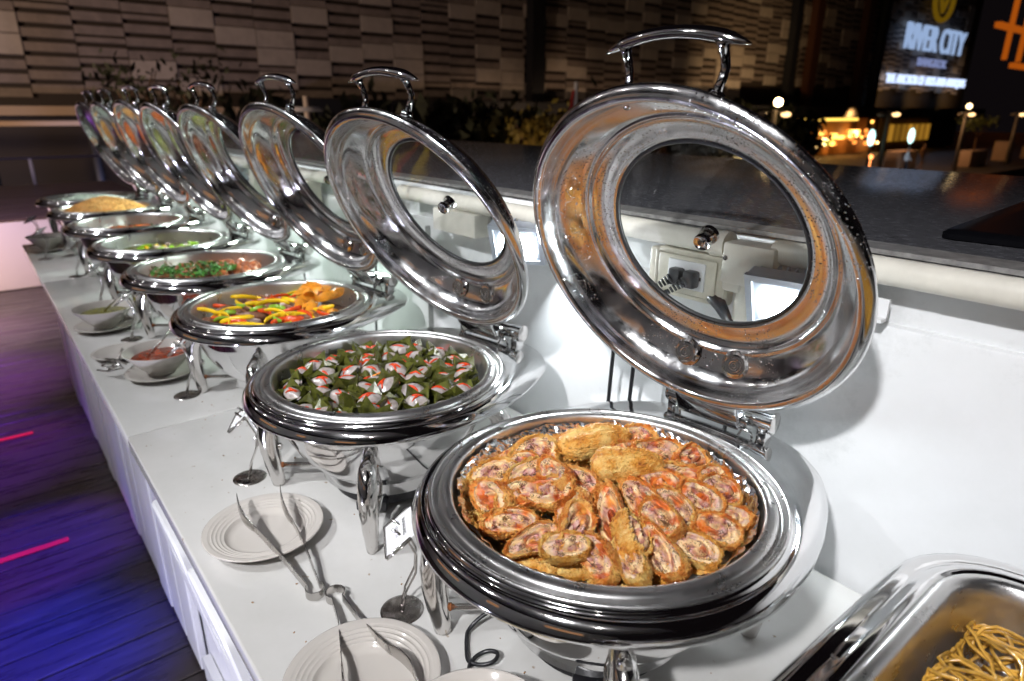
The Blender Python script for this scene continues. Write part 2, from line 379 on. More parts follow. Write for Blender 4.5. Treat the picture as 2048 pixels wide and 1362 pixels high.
# vertical boards on the front
x = -.7; bd = None; k = 0
while x < 3.86:
    wd = .148
    if .86 < x+wd/2 < 1.5: x += .15; continue
    if bd is None:
        m = MB(); m.bbox((0, 0, 0), (.142, .018, .735), .003, seg=1); bd = m.build('front_board', FACEP, ct, smooth=False); p = bd
    else: p = bd.copy(); C.objects.link(p); p.parent = ct
    p.location = (x+.075-1.4, -.226+.5+(.004 if k % 3 == 0 else 0), -.41-FZ); x += .15; k += 1
m = MB(); m.box((1.16-1.4, -.228+.5, -.74-FZ), (.72, .02, .07)); m.build('plinth', FACEP, ct, smooth=False)
m = MB(); m.box((1.16-1.4, -.232+.5, -.08-FZ), (.72, .012, .06)); m.build('top_rail', FACEP, ct, smooth=False)
def slotted(xc, lab):
    w_, h_, r_, t_ = .235, .30, .035, .016
    def rr(w, h, r, n=7):
        out = []
        for cxs, cys, a0 in ((1, 1, 0), (-1, 1, 90), (-1, -1, 180), (1, -1, 270)):
            for i in range(n):
                a = R(a0+90*i/(n-1)); out.append((cxs*(w/2-r)+r*math.cos(a), cys*(h/2-r)+r*math.sin(a)))
        return out
    outer = rr(w_, h_, r_); inner = [(a, b+.055) for a, b in rr(.115, .045, .022)]
    N = len(outer); vs = []
    for y, ring in ((0, outer), (t_*.75, outer), (t_, [(a*.97, b*.975) for a, b in outer]), (t_, inner), (0, inner)):
        vs += [(a, y, b) for a, b in ring]
    fs = [(k*N+i, k*N+(i+1) % N, ((k+1) % 5)*N+(i+1) % N, ((k+1) % 5)*N+i) for k in range(5) for i in range(N)]
    m = MB(); m.add(vs, fs); o = m.build('slotted_board', WPL, sharp=40); o.location = (xc, -.20, -.30)
    o.rotation_euler = (R(-9), 0, 0)
    return tag(o, lab, 'board', 'slotted boards hung on the counter front')
slotted(1.30, 'white rounded board with oval hand slot, farther of the two on the counter front')
slotted(1.02, 'white rounded board with oval hand slot, nearer of the two on the counter front')

# ------------------------------------------------------------------ chafing dish
HP = .22
def outline(a):
    # a measured from the hinge direction (-y)
    d = abs((math.degrees(a)+90+180) % 360-180)
    pts = [(0, .312), (20, .305), (34, .285), (42, .267), (55, .245), (68, .231), (85, .223), (180, .221)]
    for (a0, v0), (a1, v1) in zip(pts, pts[1:]):
        if d <= a1:
            t = (d-a0)/(a1-a0); t = t*t*(3-2*t) if a0 in (85,) else t
            return v0+(v1-v0)*t
    return .221
tab = [outline(2*PI*i/180) for i in range(180)]
for _ in range(3): tab = [(tab[i-1]+tab[i]*2+tab[(i+1) % 180])/4 for i in range(180)]
def outs(a):
    f = (a/(2*PI)*180) % 180; i = int(f); t = f-i
    return tab[i % 180]*(1-t)+tab[(i+1) % 180]*t
def body_fn(r, z, a):
    if r > .2065:
        k = (outs(a)-.2065)/(.224-.2065); d = (k-1)
        return (.2065+(r-.2065)*k, z - .0)
    return r
def make_chafer():
    t = thing('chafing_dish', 'x', 'chafing dish', group='round chafing dishes set in a row along the counter')
    m = MB()
    prof = [(.1935, .203), (.1955, .2085), (.1985, .2135), (.2015, .2150), (.2040, .2125), (.2048, .2095), (.2068, .2090), (.2085, .2103), (.2120, .2098), (.2160, .2070), (.2200, .2020), (.2235, .1955), (.2240, .1920), (.2225, .1890), (.2190, .1885), (.2130, .1925),
            (.2060, .1950), (.190, .190), (.179, .184), (.1755, .174), (.173, .160), (.170, .148), (.164, .130), (.153, .108), (.139, .088), (.124, .072), (.112, .063), (.1105, .060), (.1105, .042), (.109, .041), (.0, .041)]
    m.lathe(prof, 128, body_fn); m.build('water_pan', CH, t)
    m = MB()
    prof = [(.0, .150), (.145, .150), (.156, .152), (.164, .158), (.1685, .168), (.1715, .185), (.1735, .205), (.1742, .214), (.1755, .2185), (.1775, .2200), (.1800, .2203), (.1845, .2198), (.1885, .2185), (.1905, .2160), (.1912, .2120), (.1925, .2105), (.1960, .2120), (.197, .2160), (.199, .2185), (.201, .2175), (.2015, .2155)]
    m.lathe(prof, 128); m.build('food_pan', PANS, t)
    # legs
    leg = None
    for k in range(4):
        if leg is None:
            m = MB(); pts = [(.150, 0, .118), (.162, 0, .131), (.176, 0, .137), (.189, 0, .132), (.198, 0, .117), (.2015, 0, .095), (.2010, 0, .070), (.1985, 0, .045), (.195, 0, .020), (.1925, 0, .002), (.192, 0, 0)]
            rad = [.010, .0125, .0150, .0168, .0178, .0178, .0168, .0150, .0128, .0112, .0085]
            m.tube(pts, rad, 16, flat=.82, upv=(1, 0, 0)); leg = m.build('leg', LEGS, t); l = leg
            m = MB(); m.tube([(.181, 0, .075), (.186, 0, .075)], .006, 12); m.box((.1805, 0, .075), (.001, .009, .0016)); sw = m.build('screw', LEGS, leg, sharp=40)
        else:
            l = leg.copy(); C.objects.link(l); l.parent = t
            s2 = leg.children[0].copy(); C.objects.link(s2); s2.parent = l
        l.rotation_euler = (0, 0, R(45+90*k))
    rod = None
    for a in (45, 135):
        m = MB(); z = .030 + (.0085 if a == 45 else 0)
        d = Vector((math.cos(R(a)), math.sin(R(a)), 0)); m.tube([d*-.185+Vector((0, 0, z)), d*.185+Vector((0, 0, z))], .0042, 10)
        r_ = m.build('cross_rod', LEGS, t)
        for s_ in (-1, 1):
            m = MB(); m.tube([d*(s_*.181)+Vector((0, 0, z)), d*(s_*.1835)+Vector((0, 0, z))], .0050, 10); m.build('rust_collar', RUST, r_)
    m = MB(); m.lathe([(0, .040), (.088, .040), (.092, .037), (.092, .016), (.086, .012), (0, .012)], 48)
    for k in range(40):
        a = 2*PI*k/40; m.box((.0925*math.cos(a), .0925*math.sin(a), .031), (.003, .006, .006), Matrix.Rotation(a, 3, 'Z'))
    m.bbox((-.062, .080, .022), (.05, .022, .016), .003, Matrix.Rotation(R(40), 3, 'Z'))
    m.build('heater_unit', BLACKP, t, sharp=40)
    # hinge
    HD, HZ = .2638, .2303
    m = MB(); m.tube([(-.054, -HD, HZ), (.054, -HD, HZ)], .0118, 24); hb = m.build('hinge_bar', CH, t, sharp=50)
    m = MB()
    for s in (-1, 1):
        m.tube([(s*.054, -HD, HZ), (s*.060, -HD, HZ)], .0135, 24)
        m.tube([(s*.0605, -HD, HZ), (s*.078, -HD, HZ)], .0142, 24)
        m.bbox((s*.069, -HD+.004, HZ-.022), (.014, .020, .036), .002)
    m.bbox((0, -HD+.004, HZ-.030), (.15, .030, .008), .002); m.build('hinge_bracket', CH, t, sharp=40)
    for s in (-1, 1):
        m = MB(); m.lathe([(0, .0035), (.0140, .0035), (.0158, .0022), (.0158, 0), (0, 0)], 28); cpn = m.build('end_cap', LEGS, t, sharp=50)
        cpn.location = (s*.078, -HD, HZ); cpn.rotation_euler = (0, s*PI/2, 0)
    for s in (-1, 1):
        m = MB(); m.tube([(s*.060, -HD+.020, .2095), (s*.060, -HD+.024, .218), (s*.048, -HD+.026, .221), (s*.045, -HD+.03, .212)], .0018, 8); m.build('wire_clip', LEGS, t)
    # lid in hinge frame: y = v, z = n
    lid0 = MB()
    prof = [(.126, .0310), (.134, .0310), (.147, .0278), (.156, .0240), (.1595, .0200), (.1610, .0165), (.1630, .0150), (.1645, .0165), (.1660, .0160), (.172, .0110), (.185, .0010), (.1945, -.0110), (.1975, -.0230), (.1985, -.0330), (.2005, -.0372), (.2040, -.0388), (.2080, -.0380), (.2120, -.0345),
            (.2150, -.0320), (.2162, -.0290), (.2150, -.0260), (.2110, -.0250), (.2040, -.0262), (.2010, -.0230), (.1995, -.0150), (.193, -.0030), (.187, .0050), (.173, .0150), (.165, .0200), (.1625, .0225), (.159, .0268), (.148, .0315), (.135, .0350), (.126, .0355)]
    lid0.lathe(prof, 128, close=True)
    lid = lid0.build('lid', CHD, t)
    LS = Matrix.Translation((0, HD, -.0125)) @ Matrix.Diagonal((.997, .997, 1, 1))
    lid.data.transform(LS)
    lid.location = (0, -HD, HZ)
    def sub(m, nm, mat, sharp=None):
        o = m.build(nm, mat, lid, sharp=sharp); o.data.transform(LS); return o
    m = MB(); m.lathe([(0, .0385), (.05, .0375), (.09, .0355), (.128, .0332)], 64); sub(m, 'glass', GLASS)
    m = MB(); m.lathe([(.1235, .0318), (.1235, .0352), (.1275, .0358), (.1275, .0306), (.1250, .0303)], 96, close=True); sub(m, 'gasket', GASKET)
    m = MB(); m.lathe([(0, .0225), (.0035, .0225), (.0040, .0240), (.0075, .0240), (.0098, .0228), (.0105, .0245), (.0105, .0300), (.0075, .0325), (.0075, .0380), (.006, .0388), (0, .0388)], 24); m.tube([(0, 0, .040), (0, 0, .046)], .012, 16); sub(m, 'knob', CH, 50)
    for s in (-1, 1):
        m = MB()
        m.lathe([(0, -.0085), (.0018, -.0085), (.0026, -.0060), (.0040, -.0060), (.0048, -.0082), (.0062, -.0082), (.0070, -.0045), (.0085, -.0045), (.0093, -.0062), (.0108, -.0058), (.0128, -.0005), (.0145, .0020)], 32)
        o = m.build('boss', LEGS, lid, sharp=35); o.scale = (1.35, 1.35, .75); o.location = (s*.0358, HD-.1695, -.0055); o.rotation_euler = (R(36), 0, 0)
        m = MB(); m.lathe([(0, -.004), (.003, -.004), (.0045, -.001), (.006, .001), (.007, .0025)], 16); o = m.build('rivet', DSTEEL, lid); o.location = (s*.0518, HD+.1783, -.0095); o.rotation_euler = (R(-38), 0, 0)
    # handle
    m = MB()
    for s in (-1, 1):
        m.tube([(s*.053, .188, .004), (s*.055, .200, .018), (s*.056, .207, .0225), (s*.056, .216, .0240), (s*.056, .234, .0240)], [.0048, .0046, .0046, .0046, .0046], 12)
        m.tube([(s*.052, .184, -.001), (s*.0535, .190, .006)], .009, 14)
    n_ = 25; pts = []; rad = []
    for i in range(n_):
        u = -1+2*i/(n_-1); au = abs(u)
        pts.append((.083*u, .2275+.0165*(1-au**2.0), .024)); rad.append(.0012+.0078*min(1, (1-au)*3.2)**.8*(1-.12*(1-au)))
    m.tube(pts, rad, 14, flat=.72)
    for s in (-1, 1): m.tube([(s*.056, .219, .024), (s*.056, .227, .024), (s*.0555, .2355, .024)], [.0050, .0062, .0095], 14, flat=.75)
    sub(m, 'handle', CH)
    m = MB(); m.bbox((0, -.235, -.020), (.092, .050, .006), .002); m.tube([(-.052, -HD+.0, 0), (.052, -HD, 0)], .0122, 20); m.bbox((0, -HD+.012, -.010), (.092, .016, .022), .003); sub(m, 'lid_bracket', CH, 40)
    return t
CF = [(.4429, -.5000, -84.7, 65.6), (.9220, -.4736, -81.5, 60.6), (1.4260, -.4838, -81.7, 63.0), (1.9184, -.4758, -82.7, 62.6), (2.3840, -.4625, -84.5, 64.0), (2.8847, -.4552, -82.6, 66.9), (3.37, -.450, -83, 66.5), (3.85, -.450, -83, 67)]
CL = ['open chafing dish nearest the front, foil lined and holding breaded meat rolls', 'open chafing dish holding white topped cups folded from green leaves', 'open chafing dish holding yellow pepper strips, beef and orange wedges',
      'open chafing dish holding brown meatballs under chopped green herbs', 'open chafing dish holding a shallow layer of green and pink vegetables', 'open chafing dish holding a red orange minced dish', 'open chafing dish heaped with golden fried rice', 'open chafing dish at the far end of the counter holding white noodles']
ch0 = make_chafer(); chafers = []
for i, (x, y, az, al) in enumerate(CF):
    c = ch0 if i == 0 else copy_tree(ch0)
    c.location = (x, y, 0); c.rotation_euler = (0, 0, R(az+90)); c['label'] = CL[i]
    for k in c.children:
        if k.name.startswith('lid'): k.rotation_euler = (R(al), 0, 0)
    chafers.append(c)

# ------------------------------------------------------------------ floodlights, sockets, pipes on the wall
def make_flood(mat):
    t = thing('floodlight', 'x', 'floodlight', group='small LED floodlights under the wall ledge')
    m = MB(); m.bbox((0, 0, 0), (.105, .020, .082), .004)
    for k in range(9): m.box((-.044+.011*k, -.017, 0), (.003, .018, .070))
    m.build('housing', GREY, t, smooth=False)
    m = MB()
    for c_, d_ in (((0, .0125, .037), (.105, .007, .009)), ((0, .0125, -.037), (.105, .007, .009)), ((.048, .0125, 0), (.009, .007, .066)), ((-.048, .0125, 0), (.009, .007, .066))): m.box(c_, d_)
    m.build('bezel', GREY, t, smooth=False)
    m = MB(); m.box((0, .0112, 0), (.086, .0022, .064)); m.build('reflector', pbr('reflector', (.5, .55, .62), .2, metal=.6), t, smooth=False)
    m = MB(); m.box((0, .0135, -.002), (.060, .002, .044)); m.build('lens', mat, t, smooth=False)
    m = MB(); m.tube([(-.056, -.004, 0), (-.060, -.004, 0), (-.060, -.035, .0), (.060, -.035, 0), (.060, -.004, 0), (.056, -.004, 0)], .003, 8); m.build('mount_arm', GREY, t)
    return t
fl0 = make_flood(LENS); FLX = [.405, .955, 1.62, 2.12, 2.64, 3.14, 3.62]
flab = ['white floodlight seen through the glass of the nearest lid', 'white floodlight between the two nearest lids', 'small floodlight seen through the glass of the second lid from the front', 'small floodlight behind the lid over the pepper strips', 'small floodlight behind the lid over the meatballs', 'small floodlight behind the lid over the green vegetables', 'farthest small floodlight on the wall, behind the last lids']
for i, xx in enumerate(FLX):
    o = fl0 if i == 0 else copy_tree(fl0)
    o.location = (xx, -.795, .392 if i == 0 else .388); o.rotation_euler = (R(-38 if i > 1 else (-24 if i else -22)), 0, R(8 if i == 0 else (34 if i == 1 else -4))); o['label'] = flab[i]
    if i > 1:
        for k in o.children:
            if k.name.startswith('lens'): k.data = k.data.copy(); k.data.materials[0] = LENSG
# socket box
sk = thing('socket_box', 'cream outdoor socket box with two black plugs, seen through the nearest lid', 'socket box', (.572, WY, .392), 0)
m = MB(); m.bbox((0, .016, 0), (.124, .030, .076), .008); m.build('box_body', BOXP, sk, sharp=40)
m = MB(); m.bbox((.004, .0325, .0), (.104, .004, .058), .003); m.build('box_rim', BOXP, sk, sharp=40)
m = MB(); m.bbox((.002, .0355, .002), (.066, .004, .042), .002); m.build('face_plate', WPL, sk, sharp=40)
m = MB(); m.box((-.024, .038, 0), (.004, .002, .005)); m.build('indicator', BLACKP, sk, smooth=False)
m = MB()
m.bbox((.068, .014, 0), (.022, .026, .066), .004); m.tube([(.060, .030, -.03), (.060, .030, .03)], .004, 10); m.build('open_cover', BOXP, sk, sharp=40)
for k, xx in enumerate((.018, -.008)):
    pg = thing('plug', 'black plug in the socket box, ' + ('left' if k == 0 else 'right') + ' of the two', 'plug', (.565+xx, WY+.038, .392), 0, 'black plugs in the socket box')
    m = MB(); m.bbox((0, .009, 0), (.020, .018, .026), .004); m.build('plug_body', BLACKP, pg, sharp=40)
    m = MB()
    for j in range(6): m.tube([(.003+.003*j, .018+.003*j, -.002-.003*j), (.005+.003*j, .020+.003*j, -.004-.003*j)], .0075-.0007*j, 12)
    pts = [(.020, .034, -.018), (.04, .045, -.03), (.075, .03, -.06+.01*k), (.11-.02*k, .012, -.12), (.12-.02*k, .008, -.25), (.115-.03*k, .008, -.38)]
    m.tube(pts, .0034, 8); m.build('cable', BLACKP, pg)
# pipes
pp = thing('conduit_pipe', 'white plastic conduit pipe with elbow box under the ledge, behind the nearest lid', 'pipe', (.5, WY, .43))
m = MB(); m.tube([(.22, .022, .018), (.035, .022, .016)], .0165, 20); m.tube([(.04, .022, .016), (.015, .022, .016)], .019, 20); m.build('pipe_run', PVC, pp, sharp=50)
m = MB(); m.bbox((-.028, .026, -.004), (.078, .040, .058), .005); m.bbox((-.005, .026, -.030), (.030, .034, .030), .006); m.build('elbow_box', PVC, pp, sharp=40)
m = MB(); m.tube([(.004, .046, .003), (.004, .048, .003)], .0035, 12); m.build('screw', DSTEEL, pp, sharp=40)
m = MB(); m.tube([(-.020, .022, -.03), (-.020, .022, -.085)], .016, 18); m.build('down_pipe', PVC, pp, sharp=50)
m = MB(); m.tube([(-.055, .022, .018), (-.35, .022, .018)], .0165, 18); m.build('pipe_run', PVC, pp, sharp=50)
m = MB(); m.tube([(.5+.05, WY+.02, .375), (.515, WY+.03, .360), (.495, WY+.03, .335), (.485, WY+.02, .28), (.49, WY+.012, .1), (.48, WY+.01, .01)], [.010, .010, .006, .0032, .0032, .0032], 12)
tag(m.build('black_cable', BLACKP), 'thick black cable end hanging beside the socket box', 'cable')
for k, (x0, lab) in enumerate(((1.62, 'black cable hanging on the wall behind the pepper dish'), (2.12, 'black cable hanging on the wall behind the meatball dish'))):
    m = MB(); m.tube([(x0-.02*(k % 2), WY+.015, .36), (x0, WY+.007, .27), (x0-.004, WY+.007, .22), (x0-.008+.03*(k % 2), WY+.009, .13), (x0+.012, WY+.009, .05), (x0+.01, WY+.012, .004)], .0034, 8)
    tag(m.build('black_cable', BLACKP), lab, 'cable', 'black cables hanging on the wall')
# junction boxes farther along
for k, (xx, wd, hh, lab) in enumerate(((1.18, .16, .05, 'white junction box under the ledge behind the second lid'), (1.50, .06, .10, 'white upright box under the ledge seen through the second lid'), (1.98, .05, .10, 'white upright box under the ledge seen through the third lid'), (2.46, .05, .10, 'white upright box under the ledge seen through the fourth lid'))):
    m = MB(); m.bbox((xx, WY+.02, .42-hh/2), (wd, .045, hh), .005); tag(m.build('junction_box', PVC, sharp=40), lab, 'junction box', 'junction boxes under the ledge')
for k, (xa, xb, lab) in enumerate(((.76, 1.42, 'white conduit pipe running between the two nearest lids'), (1.56, 3.9, 'white conduit pipe running behind the farther lids'))):
    m = MB(); m.tube([(xa, WY+.024, .437), (xb, WY+.024, .437)], .0175, 16); tag(m.build('conduit_pipe', PVC, sharp=50), lab, 'pipe')
br = MB(); br.box((.318, WY+.006, .398), (.036, .004, .026)); br.box((.318, WY+.014, .386), (.036, .016, .004)); br.tube([(.318, WY+.014, .388), (.318, WY+.014, .391)], .004, 14)
tag(br.build('wall_bracket', WPL, smooth=False), 'small white angle bracket under the ledge at the edge of the nearest lid', 'bracket')

# ------------------------------------------------------------------ rectangular chafing dish with noodles
rc = thing('rectangular_chafing_dish', 'rectangular steel chafing dish with fried noodles beside the nearest round dish', 'chafing dish', (.17, -.74, 0), R(-.5))
def rrect(w, h, r, n=9):
    out = []
    for sx, sy_, a0 in ((1, 1, 0), (-1, 1, 90), (-1, -1, 180), (1, -1, 270)):
        for i in range(n):
            a = R(a0+90*i/(n-1)); out.append((sx*(w/2-r)+r*math.cos(a), sy_*(h/2-r)+r*math.sin(a)))
    return out
def rect_sweep(prof, W_, L_, cx, cyy, mb, rbase=.05):
    # prof: (offset outward from the base rectangle, z)
    N = None; vs = []
    for off, z in prof:
        ring = rrect(W_+2*off, L_+2*off, max(.008, rbase+off)); N = len(ring)
        vs += [(a+cx, b+cyy, z) for a, b in ring]
    fs = [(k*N+i, k*N+(i+1) % N, (k+1)*N+(i+1) % N, (k+1)*N+i) for k in range(len(prof)-1) for i in range(N)]
    mb.add(vs, fs)
RW, RL = .30, .50
cx0, cy0 = -RW/2-.045, RL/2+.062
m = MB(); rect_sweep([(.010, .198), (.012, .205), (.018, .2085), (.024, .208), (.030, .203), (.034, .203), (.040, .2060), (.048, .2035), (.052, .197), (.053, .190), (.048, .186), (.030, .188), (.020, .18), (.015, .12), (-.02, .07), (-.1, .065)], RW, RL, cx0, cy0, m); m.build('water_pan', CH, rc)
m = MB(); rect_sweep([(-.16, .12), (-.02, .12), (-.012, .124), (-.007, .14), (-.004, .19), (-.002, .206), (.002, .2095), (.008, .2100), (.0115, .208), (.012, .2)], RW, RL, cx0, cy0, m); m.build('food_pan', PANS, rc)
m = MB()
for k, dx in enumerate((-.0, )):
    for j in range(7): m.ball((cx0+RW/2+.0285, cy0+.10-.007*j-.02, .2045), .0026, 8, 6)
tag(m.build('rim_bead', LEGS, rc), kind='stuff'); m = MB()
m.bbox((cx0+RW/2+.0285, cy0-.065, .205), (.008, .05, .004), .0015); rcb = m.build('embossed_plate', LEGS, rc, sharp=40)
for sx in (-1, 1):
    for sy_ in (-1, 1):
        m = MB(); m.tube([(cx0+sx*.13, cy0+sy_*.21, .12), (cx0+sx*.17, cy0+sy_*.235, .13), (cx0+sx*.185, cy0+sy_*.25, .10), (cx0+sx*.182, cy0+sy_*.25, .04), (cx0+sx*.18, cy0+sy_*.25, 0)], [.012, .015, .017, .015, .011], 14); m.build('leg', LEGS, rc)
NOOD = pbr('noodle', (.52, .28, .045), .20, var=.45, vs=60, rnd=True, spec=.6, coat=.3)
ndm = MB(); rnd = random.Random(5)
ndm.ball((cx0, cy0-.03, .130), .12, 24, 10, (1.05, 1.85, .30))
for k in range(760):
    px, py = cx0+rnd.uniform(-.12, .12), cy0+rnd.uniform(-.21, .14); a = rnd.uniform(0, 2*PI); pts = []
    hz = .140 + .036*max(0, 1-((px-cx0)/.13)**2) * max(.2, 1-((py-cy0+.03)/.24)**2)
    amp = rnd.uniform(.004, .022)
    for s in range(12):
        a += rnd.uniform(-.5, .75); px += .010*math.cos(a); py += .010*math.sin(a)
        px = min(max(px, cx0-.132), cx0+.132); py = min(max(py, cy0-.232), cy0+.232)
        pts.append((px, py, hz+amp*math.sin(PI*s/11)+rnd.uniform(-.002, .002)))
    ndm.tube(pts, .0017, 6)
nn = ndm.build('fried_noodles', NOOD); nn.location = rc.location; nn.rotation_euler = rc.rotation_euler
tag(nn, 'glistening yellow fried noodles in the rectangular dish', 'noodles', kind='stuff')

# ------------------------------------------------------------------ plates, bowls, tongs, stands
PLPROF = [(0, .006), (.044, .006), (.050, .0065), (.056, .010), (.0575, .0130), (.0590, .0138), (.0605, .0118), (.0630, .0150), (.0645, .0157), (.0660, .0136), (.0685, .0172), (.0700, .0178), (.0715, .0156), (.0740, .0192), (.0755, .0198), (.0770, .0178), (.0795, .0212), (.081, .0208), (.0865, .0228), (.0885, .0218), (.0885, .0205), (.080, .0172), (.056, .004), (.050, .001), (0, .001)]
def plate(x, y, lab, s=1, prof=PLPROF, nm='plate', cat='plate', grp='white ridged plates on the counter'):
    m = MB(); m.lathe([(r*s, z) for r, z in prof], 96); o = m.build(nm, WHITEC); o.location = (x, y, 0); return tag(o, lab, cat, grp)
plate(.902, -.246, 'white ridged plate under the tongs, in front of the leaf cup dish')
plate(.548, -.232, 'white ridged plate at the bottom edge, under the nearer tongs')
SAPROF = [(0, .004), (.035, .004), (.05, .006), (.075, .014), (.083, .016), (.084, .0145), (.075, .011), (.05, .003), (.03, .001), (0, .001)]
def saucer(x, y, lab, s=1): return plate(x, y, lab, s, SAPROF, 'saucer', 'saucer', 'white saucers on the counter')
saucer(1.715, -.282, 'white saucer under the bowl of red chilli sauce'); saucer(2.215, -.238, 'white saucer under the bowl of green sauce')
saucer(1.925, -.225, 'empty white saucer between the two sauce bowls', .82); saucer(3.70, -.235, 'white saucer under the farthest bowl')
def bowl(x, y, lab, saucecol, sname, slab, R0=.082, H0=.060, z0=.009):
    m = MB(); prof = []
    k = R0/.074; h = H0/.058
    outer = [(0, 0), (.026, 0), (.028, .003), (.034, .010), (.036, .0105), (.044, .021), (.0462, .0215), (.053, .032), (.0552, .0325), (.062, .043), (.074, .0575), (.0745, .0585), (.073, .0590)]
    inner = [(.071, .0575), (.06, .044), (.048, .028), (.03, .012), (.015, .007), (0, .006)]
    m.lathe([(r*k, z*h) for r, z in outer+inner], 64); o = m.build('sauce_bowl', WHITEC); o.location = (x, y, z0); tag(o, lab, 'bowl', 'white sauce bowls on the counter')
    m = MB(); rs = .0585*k
    vs = []; fs = []; n1, n2 = 14, 40
    for i in range(n1+1):
        for j in range(n2):
            r = rs*i/n1; a = 2*PI*j/n2; p = (r*math.cos(a), r*math.sin(a), 0)
            vs.append((p[0], p[1], .0415*h+ (nz(p, 90, 3)*.0016 + nz(p, 230, 1)*.0008)*(1-i/n1*.7)))
    for i in range(n1):
        for j in range(n2): fs.append((i*n2+j, i*n2+(j+1) % n2, (i+1)*n2+(j+1) % n2, (i+1)*n2+j))
    m.add(vs, fs); s = m.build(sname, saucecol); s.location = (x, y, z0); tag(s, slab, 'sauce')
    return o
bowl(1.715, -.282, 'white bowl of red chilli sauce on a saucer', pbr('chilli', (.20, .028, .006), .15, var=.9, vs=60, spec=.7), 'chilli_sauce', 'glossy red chilli sauce in a white bowl', z0=.007)
bowl(2.215, -.238, 'white bowl of green sauce beside the meatball dish', pbr('greensauce', (.15, .14, .02), .15, var=.5, vs=60), 'green_sauce', 'olive green sauce in a white bowl', z0=.007)
bowl(3.70, -.235, 'shaded white bowl at the far end of the counter', pbr('brownsauce', (.06, .04, .02), .2), 'dark_sauce', 'dark sauce in the farthest white bowl', z0=.007)
bowl(.379, -.267, 'white bowl of creamy sauce at the bottom edge, mirrored in the nearest dish', pbr('creamsauce', (.45, .36, .20), .25, var=.15, vs=80, bump=.6, bs=90), 'cream_sauce', 'thick cream coloured sauce in the nearest white bowl', z0=.0)
m = MB(); rg2 = random.Random(12)
for k in range(150):
    x_, y_ = rg2.uniform(.3, 1.5), rg2.uniform(-.80, -.16); s_ = rg2.uniform(.0004, .0013)
    m.box((x_, y_, s_*.5), (s_*2.4, s_*1.3, s_), Matrix.Rotation(rg2.uniform(0, 3), 3, 'Z'))
tag(m.build('table_crumbs', pbr('crumb_brown', (.30, .17, .08), .7)), 'fine brown crumbs scattered over the quartz counter top', 'crumbs', kind='stuff')
def strip(m, pts, wv, w, t):
    # flat metal ribbon: width vector wv
    pts = [Vector(p) for p in pts]; wv = Vector(wv).normalized(); vs = []; n = len(pts)
    for i, p in enumerate(pts):
        d = (pts[min(i+1, n-1)]-pts[max(i-1, 0)]).normalized(); s = d.cross(wv).normalized()*t/2; ww = w[i]/2 if isinstance(w, list) else w/2
        for a, b in ((1, 1), (1, -1), (-1, -1), (-1, 1)): vs.append(p+wv*ww*a+s*b)
    fs = [(i*4+k, i*4+(k+1) % 4, (i+1)*4+(k+1) % 4, (i+1)*4+k) for i in range(n-1) for k in range(4)]+[(0, 1, 2, 3), ((n-1)*4+3, (n-1)*4+2, (n-1)*4+1, (n-1)*4)]
    m.add(vs, fs)
def tongs(ringc, armA, armB, lab, zr=.008):
    t = thing('serving_tongs', lab, 'tongs', (ringc[0], ringc[1], 0), group='steel serving tongs resting on plates')
    rc_ = Vector((ringc[0], ringc[1], 0)); pa = Vector(armA[0]); pb = Vector(armB[0])
    def loc(p): return Vector(p)-rc_
    # ring arc from armB start round the back to armA start
    va = Vector((pa.x, pa.y, 0))-rc_; vb = Vector((pb.x, pb.y, 0))-rc_
    aa = math.atan2(va.y, va.x); ab = math.atan2(vb.y, vb.x)
    mid = math.atan2(-(va+vb).y, -(va+vb).x); r = .0125
    def un(a, ref):
        while a-ref > PI: a -= 2*PI
        while a-ref < -PI: a += 2*PI
        return a
    a0 = un(aa, mid); a1 = un(ab, mid)
    m = MB(); strip(m, [(r*math.cos(a0+(a1-a0)*i/20), r*math.sin(a0+(a1-a0)*i/20), zr) for i in range(21)], (0, 0, 1), .0125, .0011); m.build('spring_ring', TONG, t, sharp=40)
    for arm, a_ in ((armA, a0), (armB, a1)):
        pts = [loc(p) for p in arm]; st = Vector((r*math.cos(a_), r*math.sin(a_), zr)); n = len(pts)
        body = [st]+pts[1:-2]
        m = MB(); strip(m, body, (0, 0, 1), [.0125]+[.0115]*(len(body)-1), .0011); o = m.build('arm', TONG, t, sharp=40)
        p1, p2, p3 = pts[-3], pts[-2], pts[-1]; d = (p3-p1); m = MB(); N = 12
        path = [p1+(p3-p1)*(i/N)+(p2-(p1+p3)/2)*(4*(i/N)*(1-i/N))*.5 for i in range(N+1)]
        m.tube(path, [.0035+.0075*math.sin(PI*min(1, .12+.88*i/N))**.8 for i in range(N+1)], 12, flat=.16, upv=(0, 0, 1)); m.build('scoop_tip', TONG, t)
    return t
tongs((.729, -.2525), [(.74, -.246, .008), (.80, -.238, .022), (.868, -.2285, .032), (.885, -.2265, .033), (.92, -.216, .036), (.962, -.228, .052)],
      [(.737, -.262, .008), (.80, -.272, .020), (.845, -.277, .027), (.870, -.279, .030), (.91, -.276, .036), (.948, -.292, .050)], 'steel tongs resting on the farther plate, tips pointing away')
tongs((.704, -.2705), [(.697, -.264, .008), (.65, -.250, .012), (.600, -.2300, .020), (.575, -.2200, .024), (.54, -.205, .026), (.505, -.195, .028)],
      [(.693, -.275, .008), (.64, -.2725, .012), (.580, -.272, .020), (.560, -.272, .024), (.53, -.285, .028), (.49, -.270, .030)], 'steel tongs lying toward the bottom edge on the nearer plate')
